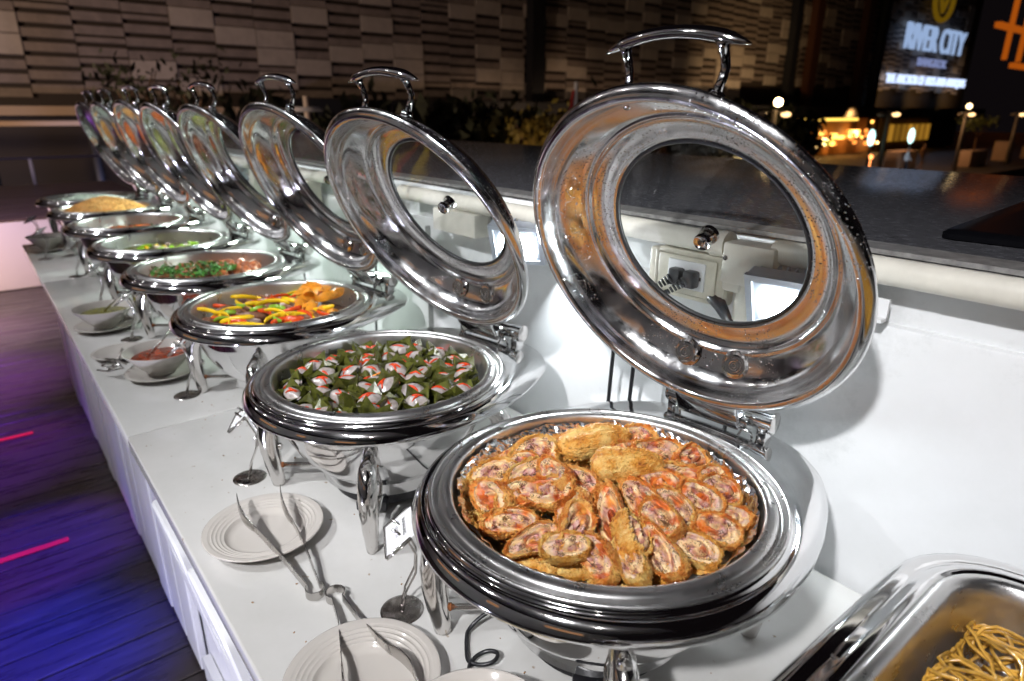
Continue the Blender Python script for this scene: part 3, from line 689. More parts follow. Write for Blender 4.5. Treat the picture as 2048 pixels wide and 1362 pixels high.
# tongs and spoon near the chilli sauce
def card_stand(x, y, rz, lab, text=False, tilt=0):
    t = thing('card_stand', lab, 'card holder', (x, y, 0), rz, 'steel card holders in front of the dishes')
    m = MB(); m.lathe([(0, .0045), (.012, .004), (.024, .0022), (.0285, .0006), (.0285, 0), (0, 0)], 48); m.build('base_disc', DSTEEL, t)
    for s in (-1, 1):
        m = MB(); m.tube([(s*.006-.002, 0, .003), (s*.0065+.003, -.006, .03), (s*.007, -.020, .062), (s*.008, -.022, .090), (s*.010, -.010, .118), (s*.011, .006, .134)], .0018, 8); m.build('stem_wire', LEGS, t)
        m = MB(); m.ball((s*.006-.002, 0, .0042), .0026, 10, 6); m.build('weld', DSTEEL, t)
    # trough and card
    e = MB(); rot = Matrix.Rotation(R(38), 3, 'X')
    def P_(u, v_, w_): return (Vector((u, 0, 0))+Vector((0, .024, .118))+Matrix.Rotation(R(-52), 3, 'X') @ Vector((0, v_, w_)))
    # card plane spanned by x and direction d
    d = Vector((0, -.77, .64)); n_ = Vector((0, .64, .77)); o0 = Vector((.0, .014, .108))
    fr_ = MB()
    for off in (0, .003):
        pts = [o0+Vector((-.034, 0, 0))+d*.040+n_*off, o0+Vector((-.034, 0, 0))+n_*off, o0+Vector((.030, 0, 0))+n_*off, o0+Vector((.030, 0, 0))+d*.040+n_*off]
        fr_.tube(pts, .0014, 6)
    fr_.build('wire_frame', LEGS, t)
    cd = MB(); c0 = o0+n_*.0015
    q_ = [c0+Vector((-.033, 0, 0))+d*.001, c0+Vector((.029, 0, 0))+d*.001, c0+Vector((.029, 0, 0))+d*.045, c0+Vector((-.033, 0, 0))+d*.045]
    cd.add([p-n_*.0003 for p in q_]+[p+n_*.0003 for p in q_], [(0, 3, 2, 1), (4, 5, 6, 7), (0, 1, 5, 4), (1, 2, 6, 5), (2, 3, 7, 6), (3, 0, 4, 7)])
    c_ = cd.build('card', pbr('card_paper', (.80, .80, .80), .5), t, smooth=False)
    if text:
        for body, yy, sz in (('BUNNUNG', .029, .0072), ('GUNUU', .017, .0062)):
            cu = bpy.data.curves.new('card_lettering', 'FONT'); cu.body = body; cu.size = sz; cu.align_x = 'CENTER'; cu.materials.append(BLACKP)
            to = tomesh(linked('lettering', cu)); to.parent = c_
            # front faces +n
            X = Vector((-1, 0, 0)); Y = d; Z = X.cross(Y)
            pos = c0+n_*.0009+d*yy
            to.matrix_local = Matrix(((X.x, Y.x, Z.x, pos.x), (X.y, Y.y, Z.y, pos.y), (X.z, Y.z, Z.z, pos.z), (0, 0, 0, 1)))
    return t
SL = ['steel card holder with a printed card beside the nearest dish', 'steel card holder beside the leaf cup dish', 'steel card holder beside the pepper strip dish', 'steel card holder beside the meatball dish', 'steel card holder beside the green vegetable dish', 'steel card holder beside the red minced dish', 'steel card holder beside the fried rice dish', 'farthest steel card holder, beside the white noodle dish']
SP = [(.631, -.330, 30), (1.091, -.285, 14), (1.546, -.294, 10), (2.06, -.275, 8), (2.52, -.265, 8), (3.03, -.26, 6), (3.48, -.20, 4), (3.97-.08, -.20, 2)]
for i, (x, y, a) in enumerate(SP):
    s_ = card_stand(x, y, R(-30+a*.1), SL[i], True)
# little twist of bent tongs beside the chilli bowl
m = MB(); pts = [(1.76+.02*math.sin(k*1.1), -.195-.018*math.cos(k*1.7)+.002*k, .03+.012*math.sin(k*.9)+.004*(k % 3)) for k in range(14)]
t = thing('spoon_rest', 'bent steel wire tongs hooked over the saucer by the chilli sauce', 'tongs', (0, 0, 0)); m.tube(pts, .0022, 8); m.build('wire_coil', LEGS, t)
m = MB(); m.tube([(1.86, -.235, .02), (1.80, -.215, .06), (1.765, -.20, .045)], .002, 8); m.build('wire_arm', LEGS, t)
for k, (x, y, lab) in enumerate(((1.735, -.30, 'steel spoon standing in the red chilli sauce'), (2.25, -.29, 'steel spoon standing in the green sauce'))):
    m = MB(); m.tube([(x-.02, y+.05, .05), (x, y+.0, .085), (x+.03, y-.05, .125)], [.0035, .0025, .005], 8, flat=.4); tag(m.build('spoon', TONG), lab, 'spoon', 'steel spoons in the sauce bowls')
# front cable
m = MB()
pts = [(.50, -.445, .03), (.535, -.405, .028), (.545, -.375, .006), (.53, -.362, .004), (.515, -.352, .004), (.503, -.345, .004), (.488, -.352, .006), (.478, -.366, .010), (.484, -.378, .012), (.497, -.372, .010), (.503, -.358, .006), (.498, -.342, .004), (.483, -.335, .004), (.470, -.345, .006), (.462, -.362, .008), (.455, -.37, .006), (.43, -.33, .004), (.40, -.30, .004)]
def smooth_path(p, it=2):
    p = [Vector(a) for a in p]
    for _ in range(it):
        q = [p[0]]
        for a, b in zip(p, p[1:]): q += [a*.75+b*.25, a*.25+b*.75]
        p = q+[p[-1]]
    return p
m.tube(smooth_path(pts, 3), .0026, 8); tag(m.build('power_cable', BLACKP), 'thin black power cable looped in front of the nearest dish', 'cable')
m = MB(); m.tube([(.80, -.50, .03), (.72, -.46, .012), (.66, -.42, .004), (.60, -.47, .004)], .0022, 8); tag(m.build('power_cable', BLACKP), 'thin black cable running from under the leaf cup dish', 'cable')

# ------------------------------------------------------------------ breaded rolls
def crumb_mat(name, c1, c2, c3):
    m, nt, b = newmat(name); co = texco(nt, (1, 1, 1), True)
    n = nd(nt, 'ShaderNodeTexNoise', i_Scale=55, i_Detail=5, i_Roughness=.7); nt.links.new(co, n.inputs['Vector'])
    nt.links.new(ramp(nt, [(.28, c1), (.45, c2), (.62, c3), (.8, tuple(min(1, x*1.25) for x in c3))], n.outputs[0]), b.inputs['Base Color'])
    b.inputs['Roughness'].default_value = .42; b.inputs['Specular IOR Level'].default_value = .5
    v = nd(nt, 'ShaderNodeTexNoise', i_Scale=480, i_Detail=4); nt.links.new(co, v.inputs['Vector'])
    bp = nd(nt, 'ShaderNodeBump', i_Strength=1.0, i_Distance=.0035); nt.links.new(v.outputs[0], bp.inputs['Height']); nt.links.new(bp.outputs[0], b.inputs['Normal'])
    b.inputs['Subsurface Weight'].default_value = .08; b.inputs['Subsurface Radius'].default_value = (.006, .003, .001); b.inputs['Subsurface Scale'].default_value = 1
    return m
CRUMB = crumb_mat('crumb_coat', (.36, .08, .012), (.76, .32, .04), (.92, .60, .19))
CRUMBR = crumb_mat('crumb_coat_red', (.32, .04, .006), (.70, .20, .022), (.90, .52, .14))
def fill_mat(name, sauce):
    m, nt, b = newmat(name); L = nt.links
    tc = nd(nt, 'ShaderNodeTexCoord'); co = texco(nt, (1, 1, 1), True)
    n0 = nd(nt, 'ShaderNodeTexNoise', i_Scale=45, i_Detail=3); L.new(co, n0.inputs['Vector'])
    sub = nd(nt, 'ShaderNodeVectorMath', operation='SUBTRACT'); L.new(n0.outputs['Color'], sub.inputs[0]); sub.inputs[1].default_value = (.5, .5, .5)
    sc_ = nd(nt, 'ShaderNodeVectorMath', operation='SCALE'); L.new(sub.outputs[0], sc_.inputs[0]); sc_.inputs['Scale'].default_value = .055
    ad = nd(nt, 'ShaderNodeVectorMath', operation='ADD'); L.new(tc.outputs['Object'], ad.inputs[0]); L.new(sc_.outputs[0], ad.inputs[1])
    mp = nd(nt, 'ShaderNodeMapping'); mp.inputs['Scale'].default_value = (.62, 1.1, 0); L.new(ad.outputs[0], mp.inputs[0])
    ln = nd(nt, 'ShaderNodeVectorMath', operation='LENGTH'); L.new(mp.outputs[0], ln.inputs[0])
    mu = nd(nt, 'ShaderNodeMath', operation='MULTIPLY'); L.new(ln.outputs['Value'], mu.inputs[0]); mu.inputs[1].default_value = 40
    fr = nd(nt, 'ShaderNodeMath', operation='FRACT'); L.new(mu.outputs[0], fr.inputs[0])
    based = ramp(nt, [(0, (.66, .46, .38)), (.20, (.60, .33, .30)), (.36, (.46, .17, .16)), (.43, (.17, .05, .035)), (.50, (.58, .33, .28)), (.70, (.64, .46, .33)), (.85, (.70, .54, .28)), (1, (.64, .38, .30))], fr.outputs[0])  # the dark ring paints crevice shade between the layers into the colour
    nb = nd(nt, 'ShaderNodeTexNoise', i_Scale=85, i_Detail=5); L.new(co, nb.inputs['Vector'])
    tan_ = ramp(nt, [(.40, (.56, .25, .05)), (.62, (.90, .66, .34))], nb.outputs[0])
    mb_ = nd(nt, 'ShaderNodeMix', data_type='RGBA'); L.new(ramp(nt, [(.42, (0, 0, 0)), (.57, (.85, .85, .85))], nb.outputs[0]), mb_.inputs[0]); L.new(based, mb_.inputs[6]); L.new(tan_, mb_.inputs[7]); basec = mb_.outputs[2]
    # herb specks
    v = nd(nt, 'ShaderNodeTexNoise', i_Scale=520, i_Detail=2); L.new(co, v.inputs['Vector'])
    v2 = nd(nt, 'ShaderNodeTexNoise', i_Scale=70, i_Detail=2); L.new(co, v2.inputs['Vector'])
    mm = nd(nt, 'ShaderNodeMath', operation='MULTIPLY'); L.new(v.outputs[0], mm.inputs[0]); L.new(v2.outputs[0], mm.inputs[1])
    sp = ramp(nt, [(.30, (1, 1, 1)), (.335, (.16, .13, .06))], mm.outputs[0])
    mx = nd(nt, 'ShaderNodeMix', data_type='RGBA', blend_type='MULTIPLY'); mx.inputs[0].default_value = .9; L.new(basec, mx.inputs[6]); L.new(sp, mx.inputs[7])
    last = mx.outputs[2]
    # cut edge toasted orange and optional sauce
    ns = nd(nt, 'ShaderNodeTexNoise', i_Scale=36, i_Detail=3); mpo = nd(nt, 'ShaderNodeMapping'); mpo.inputs['Location'].default_value = (3, 7, 1); L.new(co, mpo.inputs[0]); L.new(mpo.outputs[0], ns.inputs['Vector'])
    if sauce: st = [(.50, (0, 0, 0)), (.60, (.92, .92, .92))]
    else: st = [(.60, (0, 0, 0)), (.70, (.8, .8, .8))]
    mk = ramp(nt, st, ns.outputs[0])
    m2 = nd(nt, 'ShaderNodeMix', data_type='RGBA'); L.new(mk, m2.inputs[0]); L.new(last, m2.inputs[6])
    sc2 = ramp(nt, [(.3, (.28, .03, .004)), (.50, (.66, .14, .012)), (.68, (.84, .36, .06))], n0.outputs[0]); L.new(sc2, m2.inputs[7])
    L.new(m2.outputs[2], b.inputs['Base Color'])
    b.inputs['Roughness'].default_value = .33; b.inputs['Coat Weight'].default_value = .25
    bp = nd(nt, 'ShaderNodeBump', i_Strength=.7, i_Distance=.003); L.new(n0.outputs[0], bp.inputs['Height'])
    b4 = nd(nt, 'ShaderNodeBump', i_Strength=.6, i_Distance=.0015); L.new(v.outputs[0], b4.inputs['Height']); L.new(bp.outputs[0], b4.inputs['Normal'])
    L.new(b4.outputs[0], b.inputs['Normal'])
    b.inputs['Subsurface Weight'].default_value = .1; b.inputs['Subsurface Radius'].default_value = (.006, .003, .002); b.inputs['Subsurface Scale'].default_value = 1
    return m
FILL0 = fill_mat('roll_filling', False); FILL1 = fill_mat('roll_filling_sauced', True)
def roll_meshes(seed, L_=.070, W_=.046, T_=.027, whole=False):
    # coat: crumbed side wall with a ragged lip round the cut face ; filling: torn, folded layers
    m = MB(); seg = 84; vs = []; fs = []; rg = random.Random(seed)
    prof = [(.0, -.5), (.5, -.5), (.84, -.45), (.95, -.33), (1.0, -.15), (1.03, .02), (1.03, .18), (1.02, .32), (.985, .44), (.955, .49), (.92, .47), (.88, .40), (.84, .32)]
    if whole: prof = [(.0, -.5), (.55, -.5), (.86, -.40), (.97, -.22), (1.03, -.02), (1.03, .15), (.97, .32), (.86, .45), (.70, .55), (.5, .61), (.25, .64), (0, .65)]
    taper = rg.uniform(-.28, .28); bend = rg.uniform(-.10, .10)
    def shp(r, c_, s_):
        x = r*L_/2*(abs(c_)**.85)*(1 if c_ > 0 else -1); y = r*W_/2*(abs(s_)**.85)*(1 if s_ > 0 else -1)*(1+taper*x/(L_/2))
        k1 = 1+.13*nz((x, y, 0), 32, seed)
        return x*k1, y*k1+bend*L_*((x/L_*2)**2-.4)
    for i, (r, z) in enumerate(prof):
        for k in range(seg):
            a = 2*PI*k/seg; x, y = shp(r, math.cos(a), math.sin(a)); p = (x, y, z*T_)
            k1 = 1+.05*nz(p, 150, seed)+.05*nz(p, 380, seed)+.03*nz(p, 800, seed); lip = .0035*nz(p, 120, seed+9)+.002*nz(p, 420, seed) if z > .3 and not whole else 0
            vs.append((x*k1, y*k1, z*T_+.0035*nz(p, 60, seed+5)+.0016*nz(p, 400, seed)+lip))
    for i in range(len(prof)-1):
        for k in range(seg): fs.append((i*seg+k, i*seg+(k+1) % seg, (i+1)*seg+(k+1) % seg, (i+1)*seg+k))
    m.add(vs, fs)
    n_v = len(vs)
    for k in range(700):
        v_ = vs[rg.randrange(seg*3, n_v if whole else n_v-seg*2)]; sz = rg.uniform(.0004, .0014)
        m.box(v_, (sz*2.2, sz*1.2, sz), Euler((rg.uniform(0, 6), rg.uniform(0, 6), rg.uniform(0, 6))).to_matrix())
    f = MB(); vs = []; fs = []; n1 = 26; ph = rg.uniform(0, 6); tw = rg.uniform(1.2, 2.0)
    for i in range(n1+1):
        for k in range(seg):
            a = 2*PI*k/seg; q_ = i/n1; x, y = shp(q_*.91, math.cos(a), math.sin(a)); p = (x, y, 0)
            w1 = 2.6*nz(p, 38, seed+1); sw = math.sin(q_*tw*2*PI+a*(1 if seed % 2 < 1 else -1)+ph+w1)
            z = T_*.34+(.0030*sw+.0032*nz(p, 60, seed)+.0018*nz(p, 190, seed+2)+.0010*nz(p, 480, seed+4))*(1-q_**5)+.0035*(1-q_**2)
            if sw < -.62: z -= .0042*(1-q_**3)*min(1, (-.62-sw)*4)
            vs.append((x, y, z))
    for i in range(n1):
        for k in range(seg): fs.append((i*seg+k, i*seg+(k+1) % seg, (i+1)*seg+(k+1) % seg, (i+1)*seg+k))
    f.add(vs, fs)
    return m, f
protos = []
for sd in range(7):
    cm, fm = roll_meshes(sd*11.3+2); a_ = cm.build('breaded_roll', CRUMB); fo = fm.build('filling', FILL0, a_)
    fm1 = fo.data.copy(); fm1.materials[0] = FILL1; protos.append((a_, fo, fm1))
wholes = []
for sd in range(3):
    cm, fm = roll_meshes(sd*7.7+31, whole=True); wholes.append(cm.build('breaded_roll', CRUMB))
RL_ = [(0.142, 0.045, -74, 0.057, 0.049, 1, 'sauced breaded roll against the foil at the far left of the pan'), (0.102, 0.024, -152, 0.061, 0.062, 0, 'broad breaded roll with cheese spot and herbs, back left'), (0.135, -0.013, -174, 0.08, 0.044, 0, 'pale pink folded roll against the back left foil'),
 (0.124, -0.068, -59, 0.075, 0.041, 1, 'upright roll with a red sauce blob at the back rim'), (0.089, -0.104, -106, 0.06, 0.052, 1, 'roll with small red drops at the back rim'), (0.056, -0.127, -119, 0.055, 0.052, 1, 'sauced roll touching the back rim of the pan, left of the hinge'), (0.028, -0.155, -96, 0.061, 0.045, 1, 'sauced roll right under the hinge'),
 (0.01, -0.115, -107, 0.072, 0.052, 1, 'large dark red sauced roll in front of the hinge'), (-0.021, -0.145, -98, 0.048, 0.044, 1, 'small bright red roll to the right of the hinge'), (0.066, -0.048, -104, 0.095, 0.044, 2, 'long golden crumbed roll lying on its side across the middle'),
 (-0.010, -0.030, -122, 0.082, 0.044, 2, 'second long golden roll lying on its side near the centre'), (-0.039, -0.106, -137, 0.072, 0.045, 1, 'flat crumbed roll with reddish cut face, right of centre'), (-0.067, -0.138, -129, 0.040, 0.038, 0, 'small pink roll by the back right foil'),
 (-0.096, -0.109, -144, 0.050, 0.046, 1, 'round roll with deep red top near the right rim'), (-0.070, -0.070, -158, 0.072, 0.050, 1, 'long roll with a bright red powdered top, right of centre'), (0.111, 0.086, -138, 0.062, 0.044, 0, 'brown edged roll beside the left foil'),
 (0.066, 0.069, -103, 0.062, 0.052, 0, 'herb speckled roll left of centre'), (0.072, 0.12, 176, 0.062, 0.049, 1, 'golden roll with dark red pocket at the left rim'), (0.026, 0.075, -143, 0.060, 0.046, 0, 'pink meat roll with torn layers, centre left'),
 (0.017, 0.030, -171, 0.071, 0.042, 0, 'boat shaped roll with melted cheese in the middle'), (0.025, 0.128, -142, 0.066, 0.039, 0, 'pale pink fan shaped roll near the left rim'), (-0.026, 0.078, -50, 0.070, 0.055, 0, 'large round roll with grey herb dust, front left'),
 (-0.017, 0.132, -116, 0.060, 0.038, 1, 'roll with dark red glaze at the front left rim'), (-0.059, 0.124, -133, 0.050, 0.036, 0, 'flat pale roll at the front left rim'), (-0.087, 0.098, 164, 0.055, 0.040, 0, 'torn roll with holes at the front rim'),
 (-0.06, 0.045, 145, 0.088, 0.043, 1, 'tall narrow roll standing at the front centre'), (-0.068, -0.003, 157, 0.088, 0.046, 1, 'long crumbed roll with pink stripes, front right of centre'), (-0.090, -0.030, 172, 0.066, 0.046, 0, 'roll with melted cheese spilling out, front right'),
 (-0.122, 0.035, 161, 0.064, 0.041, 0, 'dark holed roll at the front rim, right of centre'), (-0.115, 0.076, 152, 0.050, 0.036, 0, 'small roll with yellow cheese at the front rim'), (-0.138, -0.003, -154, 0.052, 0.042, 0, 'pale pink roll at the front right rim'),
 (-0.138, -0.042, -155, 0.050, 0.040, 0, 'layered pink roll by the right foil'), (-0.125, -0.078, -147, 0.050, 0.038, 1, 'herb and red dusted roll by the right rim')]
RL_ += [(.050, .100, -118, .052, .044, 0, 'small pale roll wedged between the left rim rolls'), (.090, .055, -150, .050, .044, 1, 'small orange glazed roll behind the herb speckled roll'), (-.045, .100, -65, .052, .042, 1, 'small glazed roll wedged at the front left'),
 (-.095, .060, 150, .052, .042, 0, 'small crumbed roll wedged between the front rim rolls'), (-.100, .010, 175, .050, .042, 1, 'small orange roll leaning on its neighbours at the front right'), (-.100, -.062, -160, .050, .042, 0, 'small roll with pale face below the powdered roll'),
 (.030, -.085, -110, .055, .044, 0, 'roll with pale face just behind the golden rolls'), (-.050, -.050, -140, .055, .044, 0, 'short roll between the powdered roll and the centre'), (.095, -.020, 170, .055, .044, 1, 'orange glazed roll left of the golden rolls'), (.035, .052, 160, .052, .044, 0, 'short pale roll between the cheese roll and the left side')]
c0x, c0y = CF[0][0], CF[0][1]
first = {}; redc = {}
G = 'breaded meat rolls in the nearest dish'
for i, (x, y, a, L_, W_, k, lab) in enumerate(RL_):
    r = math.hypot(x, y); z = .196+.020*(1-(r/.15)**2); ra = math.atan2(y, x)
    s = random.uniform(.95, 1.1)
    if k == 2:
        src = wholes[i % 3]
        if src.name not in first: first[src.name] = 1; o = src
        else: o = src.copy(); C.objects.link(o)
        o.scale = (L_/.070, W_/.050, 1.05); z += .012; tl = R(8)
    else:
        p = protos[(i*3) % 7]
        if p[0].name not in first: first[p[0].name] = 1; o = p[0]; f = p[1]
        else:
            o = p[0].copy(); C.objects.link(o); f = p[1].copy(); C.objects.link(f); f.parent = o
        if k == 1:
            f.data = p[2]
            if p[0].name+'r' not in redc: redc[p[0].name+'r'] = p[0].data.copy(); redc[p[0].name+'r'].materials[0] = CRUMBR
            o.data = redc[p[0].name+'r']
        o.scale = (L_*1.04/.068, W_*.72/.043, 1.0); tl = R(random.uniform(18, 40)); z += .007*(i > 32)
        tl = tl if r > .05 else R(random.uniform(8, 18))
        if i == 25: tl = R(40)
    q0 = Matrix.Rotation(R(a), 3, 'Z')
    la = q0 @ Vector((1, 0, 0))                       # long axis; lean each slice sideways on its neighbour
    want = Vector((-.5, .65, 0))                      # most cut faces look to the open side of the table
    sgn = 1 if la.cross(Vector((0, 0, 1))).dot(want) > 0 else -1
    if abs(la.cross(Vector((0, 0, 1))).dot(want)) < .35: sgn = 1 if i % 3 else -1
    sgn = -sgn if la.cross(Vector((0, 0, 1))).dot(Vector((0, 0, 1))) > 1 else sgn
    lean = R(random.uniform(22, 46)) if k != 2 else R(6)
    outw = Vector((-math.sin(ra), math.cos(ra), 0))
    rot = Matrix.Rotation(lean*sgn, 3, la) @ q0
    rot = Matrix.Rotation(tl*.45, 3, outw) @ rot
    o.rotation_euler = rot.to_euler(); o.location = (c0x+x*.91, c0y+y*.91, z+.003+random.uniform(-.006, .009))
    tag(o, lab, 'breaded roll', G)
for a_, fo, _ in protos:
    if a_.name not in first: bpy.data.objects.remove(fo); bpy.data.objects.remove(a_)
for a_ in wholes:
    if a_.name not in first: a_.location = (c0x+.05, c0y+.02, .176); tag(a_, 'breaded roll half buried under the top layer of the nearest dish', 'breaded roll', G)
# lower layer of rolls that fills the gaps
LL = 0
for k in range(17):
    a = 2*PI*k/17+.2; r = .095 if k % 2 else .132
    o = wholes[k % 3].copy(); C.objects.link(o); o.scale = (1, .95, .9); o.location = (c0x+r*.96*math.cos(a), c0y+r*.96*math.sin(a), .168+.005*(k % 2)); o.rotation_euler = (random.uniform(-.2, .2), random.uniform(-.2, .2), a+random.uniform(-1, 1))
    tag(o, 'breaded roll half buried under the top layer of the nearest dish', 'breaded roll', G)
# loose crumbs
m = MB(); rg = random.Random(3)
for k in range(900):
    a = rg.uniform(0, 2*PI); r = .148*math.sqrt(rg.random()); z = .205+.018*(1-(r/.15)**2)+rg.uniform(-.008, .004)
    s = rg.uniform(.0005, .0014); m.box((r*math.cos(a), r*math.sin(a), z), (s*2, s, s), Euler((rg.uniform(0, 3), rg.uniform(0, 3), rg.uniform(0, 3))).to_matrix())
o = m.build('fried_crumbs', CRUMB); o.location = (c0x, c0y, 0); tag(o, 'golden crumbs scattered over the breaded rolls', 'crumbs', kind='stuff')
# foil
m = MB(); vs = []; fs = []; S = 300; RWS = 15
for i in range(RWS):
    t = i/(RWS-1)
    for k in range(S):
        a = 2*PI*k/S; rr_ = .150+.0195*t; z = .182+.031*t+.006*t*nz((math.cos(a)*3, math.sin(a)*3, 0), 1.5, 4)*1.6
        p = (math.cos(a)*rr_, math.sin(a)*rr_, z); c = .0035*nz(p, 95, 1)+.0022*nz(p, 240, 3)
        if i == RWS-1: z += .004*nz(p, 160, 9)
        vs.append(((rr_+c)*math.cos(a), (rr_+c)*math.sin(a), z+.002*nz(p, 130, 7)))
for i in range(RWS-1):
    for k in range(S): fs.append((i*S+k, i*S+(k+1) % S, (i+1)*S+(k+1) % S, (i+1)*S+k))
m.add(vs, fs); o = m.build('foil_liner', FOIL, smooth=False); o.location = (c0x, c0y, 0); tag(o, 'crinkled aluminium foil lining the pan around the breaded rolls', 'foil')

# ------------------------------------------------------------------ leaf cups
LEAF = pbr('leaf', (.070, .074, .013), .27, var=.65, vs=70, vscale=(1, .25, 1), rnd=True, bump=.3, bs=250)
CUST = pbr('custard', (.38, .33, .31), .22, var=.30, vs=110, rnd=True, bump=.4, bs=160, coat=.3, sss=.15)
CHIL = pbr('chilli_strip', (.60, .05, .01), .25, var=.3, vs=80, rnd=True)
CARR = pbr('carrot', (.85, .28, .02), .35)
cups = []
for vtx in range(4):
    rg = random.Random(vtx+20); root = None
    m = MB(); b_, t_ = .0115, .0200; vs = []; hs = []
    # 4 corners with folded peaks
    ring0 = []; ring1 = []; ring2 = []
    for k in range(4):
        a = PI/4+PI/2*k; c_ = (math.cos(a), math.sin(a))
        pk = rg.uniform(.019, .030)
        a2 = a+PI/4
        ring0 += [(c_[0]*b_*1.41, c_[1]*b_*1.41, 0), (math.cos(a2)*b_, math.sin(a2)*b_, 0)]
        ring1 += [(c_[0]*t_*1.25, c_[1]*t_*1.25, .015), (math.cos(a2)*t_*.93, math.sin(a2)*t_*.93, .013)]
        ring2 += [(c_[0]*t_*rg.uniform(1.25, 1.45), c_[1]*t_*rg.uniform(1.25, 1.45), pk), (math.cos(a2)*t_*.95, math.sin(a2)*t_*.95, .0165)]
    vs = ring0+ring1+ring2; fs = [(r*8+i, r*8+(i+1) % 8, (r+1)*8+(i+1) % 8, (r+1)*8+i) for r in range(2) for i in range(8)]+[tuple(range(8))]
    # inner fold flaps
    base = len(vs)
    for k in range(4):
        a = PI/4+PI/2*k; tip = ring2[2*k]; l_ = ring2[2*k-1]; r_ = ring2[2*k+1]
        inn = (math.cos(a)*t_*.85, math.sin(a)*t_*.85, .0175)
        vs += [inn]; fs += [(16+2*k, 16+(2*k-1) % 8, base+k), (16+2*k, base+k, 16+2*k+1)]
    m.add(vs, fs); lf = m.build('leaf_cup', LEAF, smooth=False)
    m = MB(); sd = vtx*3.1
    vs = []; fs = []; n1, n2 = 8, 24
    for i in range(n1+1):
        for j in range(n2):
            q_ = i/n1; a = 2*PI*j/n2; x, y = q_*.0185*math.cos(a)*(1+.15*math.sin(2*a+vtx)), q_*.0138*math.sin(a)
            vs.append((x, y, .0145+.0085*(1-q_**2.2)+.0015*nz((x, y, 0), 160, sd)))
    for i in range(n1):
        for j in range(n2): fs.append((i*n2+j, i*n2+(j+1) % n2, (i+1)*n2+(j+1) % n2, (i+1)*n2+j))
    m.add(vs, fs); m.build('custard', CUST, lf)
    for q_ in range(1 if vtx % 2 else 2):
        m = MB(); a = rg.uniform(-.35, .35)+q_*rg.uniform(.3, .6); off = rg.uniform(-.003, .003)
        pts = [(t*.0115*math.cos(a)-off*math.sin(a), t*.0115*math.sin(a)+off*math.cos(a)+.002*t*t, .0238-.0052*t*t) for t in (-1, -.5, 0, .5, 1)]
        m.tube(pts, [.0006, .0014, .0017, .0015, .0006], 7, flat=1.1); m.build('chilli_strip', CHIL, lf)
    cups.append(lf)
c1x, c1y = CF[1][0], CF[1][1]; ux = Vector((math.cos(R(-129)), math.sin(R(-129)), 0)); uy = Vector((math.cos(R(-39)), math.sin(R(-39)), 0))
used = set(); ordn = ['leftmost', 'second from left', 'third from left', 'fourth from left', 'fifth from left', 'sixth from left', 'seventh from left', 'eighth from left', 'ninth from left', 'tenth from left']
rown = ['front row', 'second row from the front', 'third row from the front', 'fourth row from the front', 'fourth row from the back', 'third row from the back', 'second row from the back', 'back row']
rows = []
for j in range(8):
    v_ = (-.137+j*.0391); hw = math.sqrt(max(0,   .161**2-v_*v_)); n_ = max(1, int(2*hw/.0405)+1)
    row = [(-hw+2*hw*(i+.5)/n_) for i in range(n_)]
    for i, u_ in enumerate(row):
        P_ = ux*u_+uy*v_
        src = cups[(i*7+j*3) % 4]
        if src.name in used: o = copy_tree(src)
        else: used.add(src.name); o = src
        z = .178+.012*(1-(P_.length/.16)**2)+random.uniform(-.003, .003)
        o.location = (c1x+P_.x+random.uniform(-.006, .006), c1y+P_.y+random.uniform(-.006, .006), z+random.uniform(-.003, .006))
        o.rotation_euler = (R(random.uniform(-32, 32)), R(random.uniform(-32, 32)), R(-129+random.choice((0, 180))+random.uniform(-45, 45)))
        k_ = random.uniform(.92, 1.25); o.scale = (k_, k_*random.uniform(.85, 1.1), random.uniform(.85, 1.2))
        tag(o, 'leaf cup of white custard, %s in the %s' % (ordn[min(i, 9)], rown[j]), 'leaf cup', 'leaf cups in the second dish')
m = MB(); rgl = random.Random(8)
for k in range(110):
    a = rgl.uniform(0, 6.28); r = .160*math.sqrt(rgl.random()); c_ = Vector((r*math.cos(a), r*math.sin(a), .186+.010*(1-(r/.16)**2)+rgl.uniform(-.004, .010)))
    rot = Euler((rgl.uniform(-1.3, 1.3), rgl.uniform(-1.3, 1.3), rgl.uniform(0, 6))).to_matrix(); s_ = rgl.uniform(.009, .015)
    q_ = [Vector((-s_, -s_*.6, 0)), Vector((s_*.2, -s_*.7, s_*.3)), Vector((s_, 0, 0)), Vector((s_*.2, s_*.7, s_*.3)), Vector((-s_, s_*.6, 0)), Vector((-s_*.2, 0, -s_*.15))]
    m.add([rot @ v_+c_ for v_ in q_], [(0, 1, 5), (1, 2, 5), (2, 3, 5), (3, 4, 5), (4, 0, 5)])
o = m.build('leaf_folds', LEAF, smooth=False); o.location = (c1x, c1y, 0); tag(o, 'loose folded dark green leaf ends packed between the leaf cups', 'leaves', kind='stuff')
for k in range(3):
    P_ = ux*(-.05+.04*k)+uy*(.03-.03*k); m = MB(); m.bbox((0, 0, 0), (.016, .009, .0025), .001); o = m.build('carrot_slice', CARR); o.location = (c1x+P_.x, c1y+P_.y, .206); o.rotation_euler = (.5, .3, k*1.3)
    tag(o, 'orange carrot slice tucked between the leaf cups', 'carrot slice', 'carrot slices among the leaf cups')

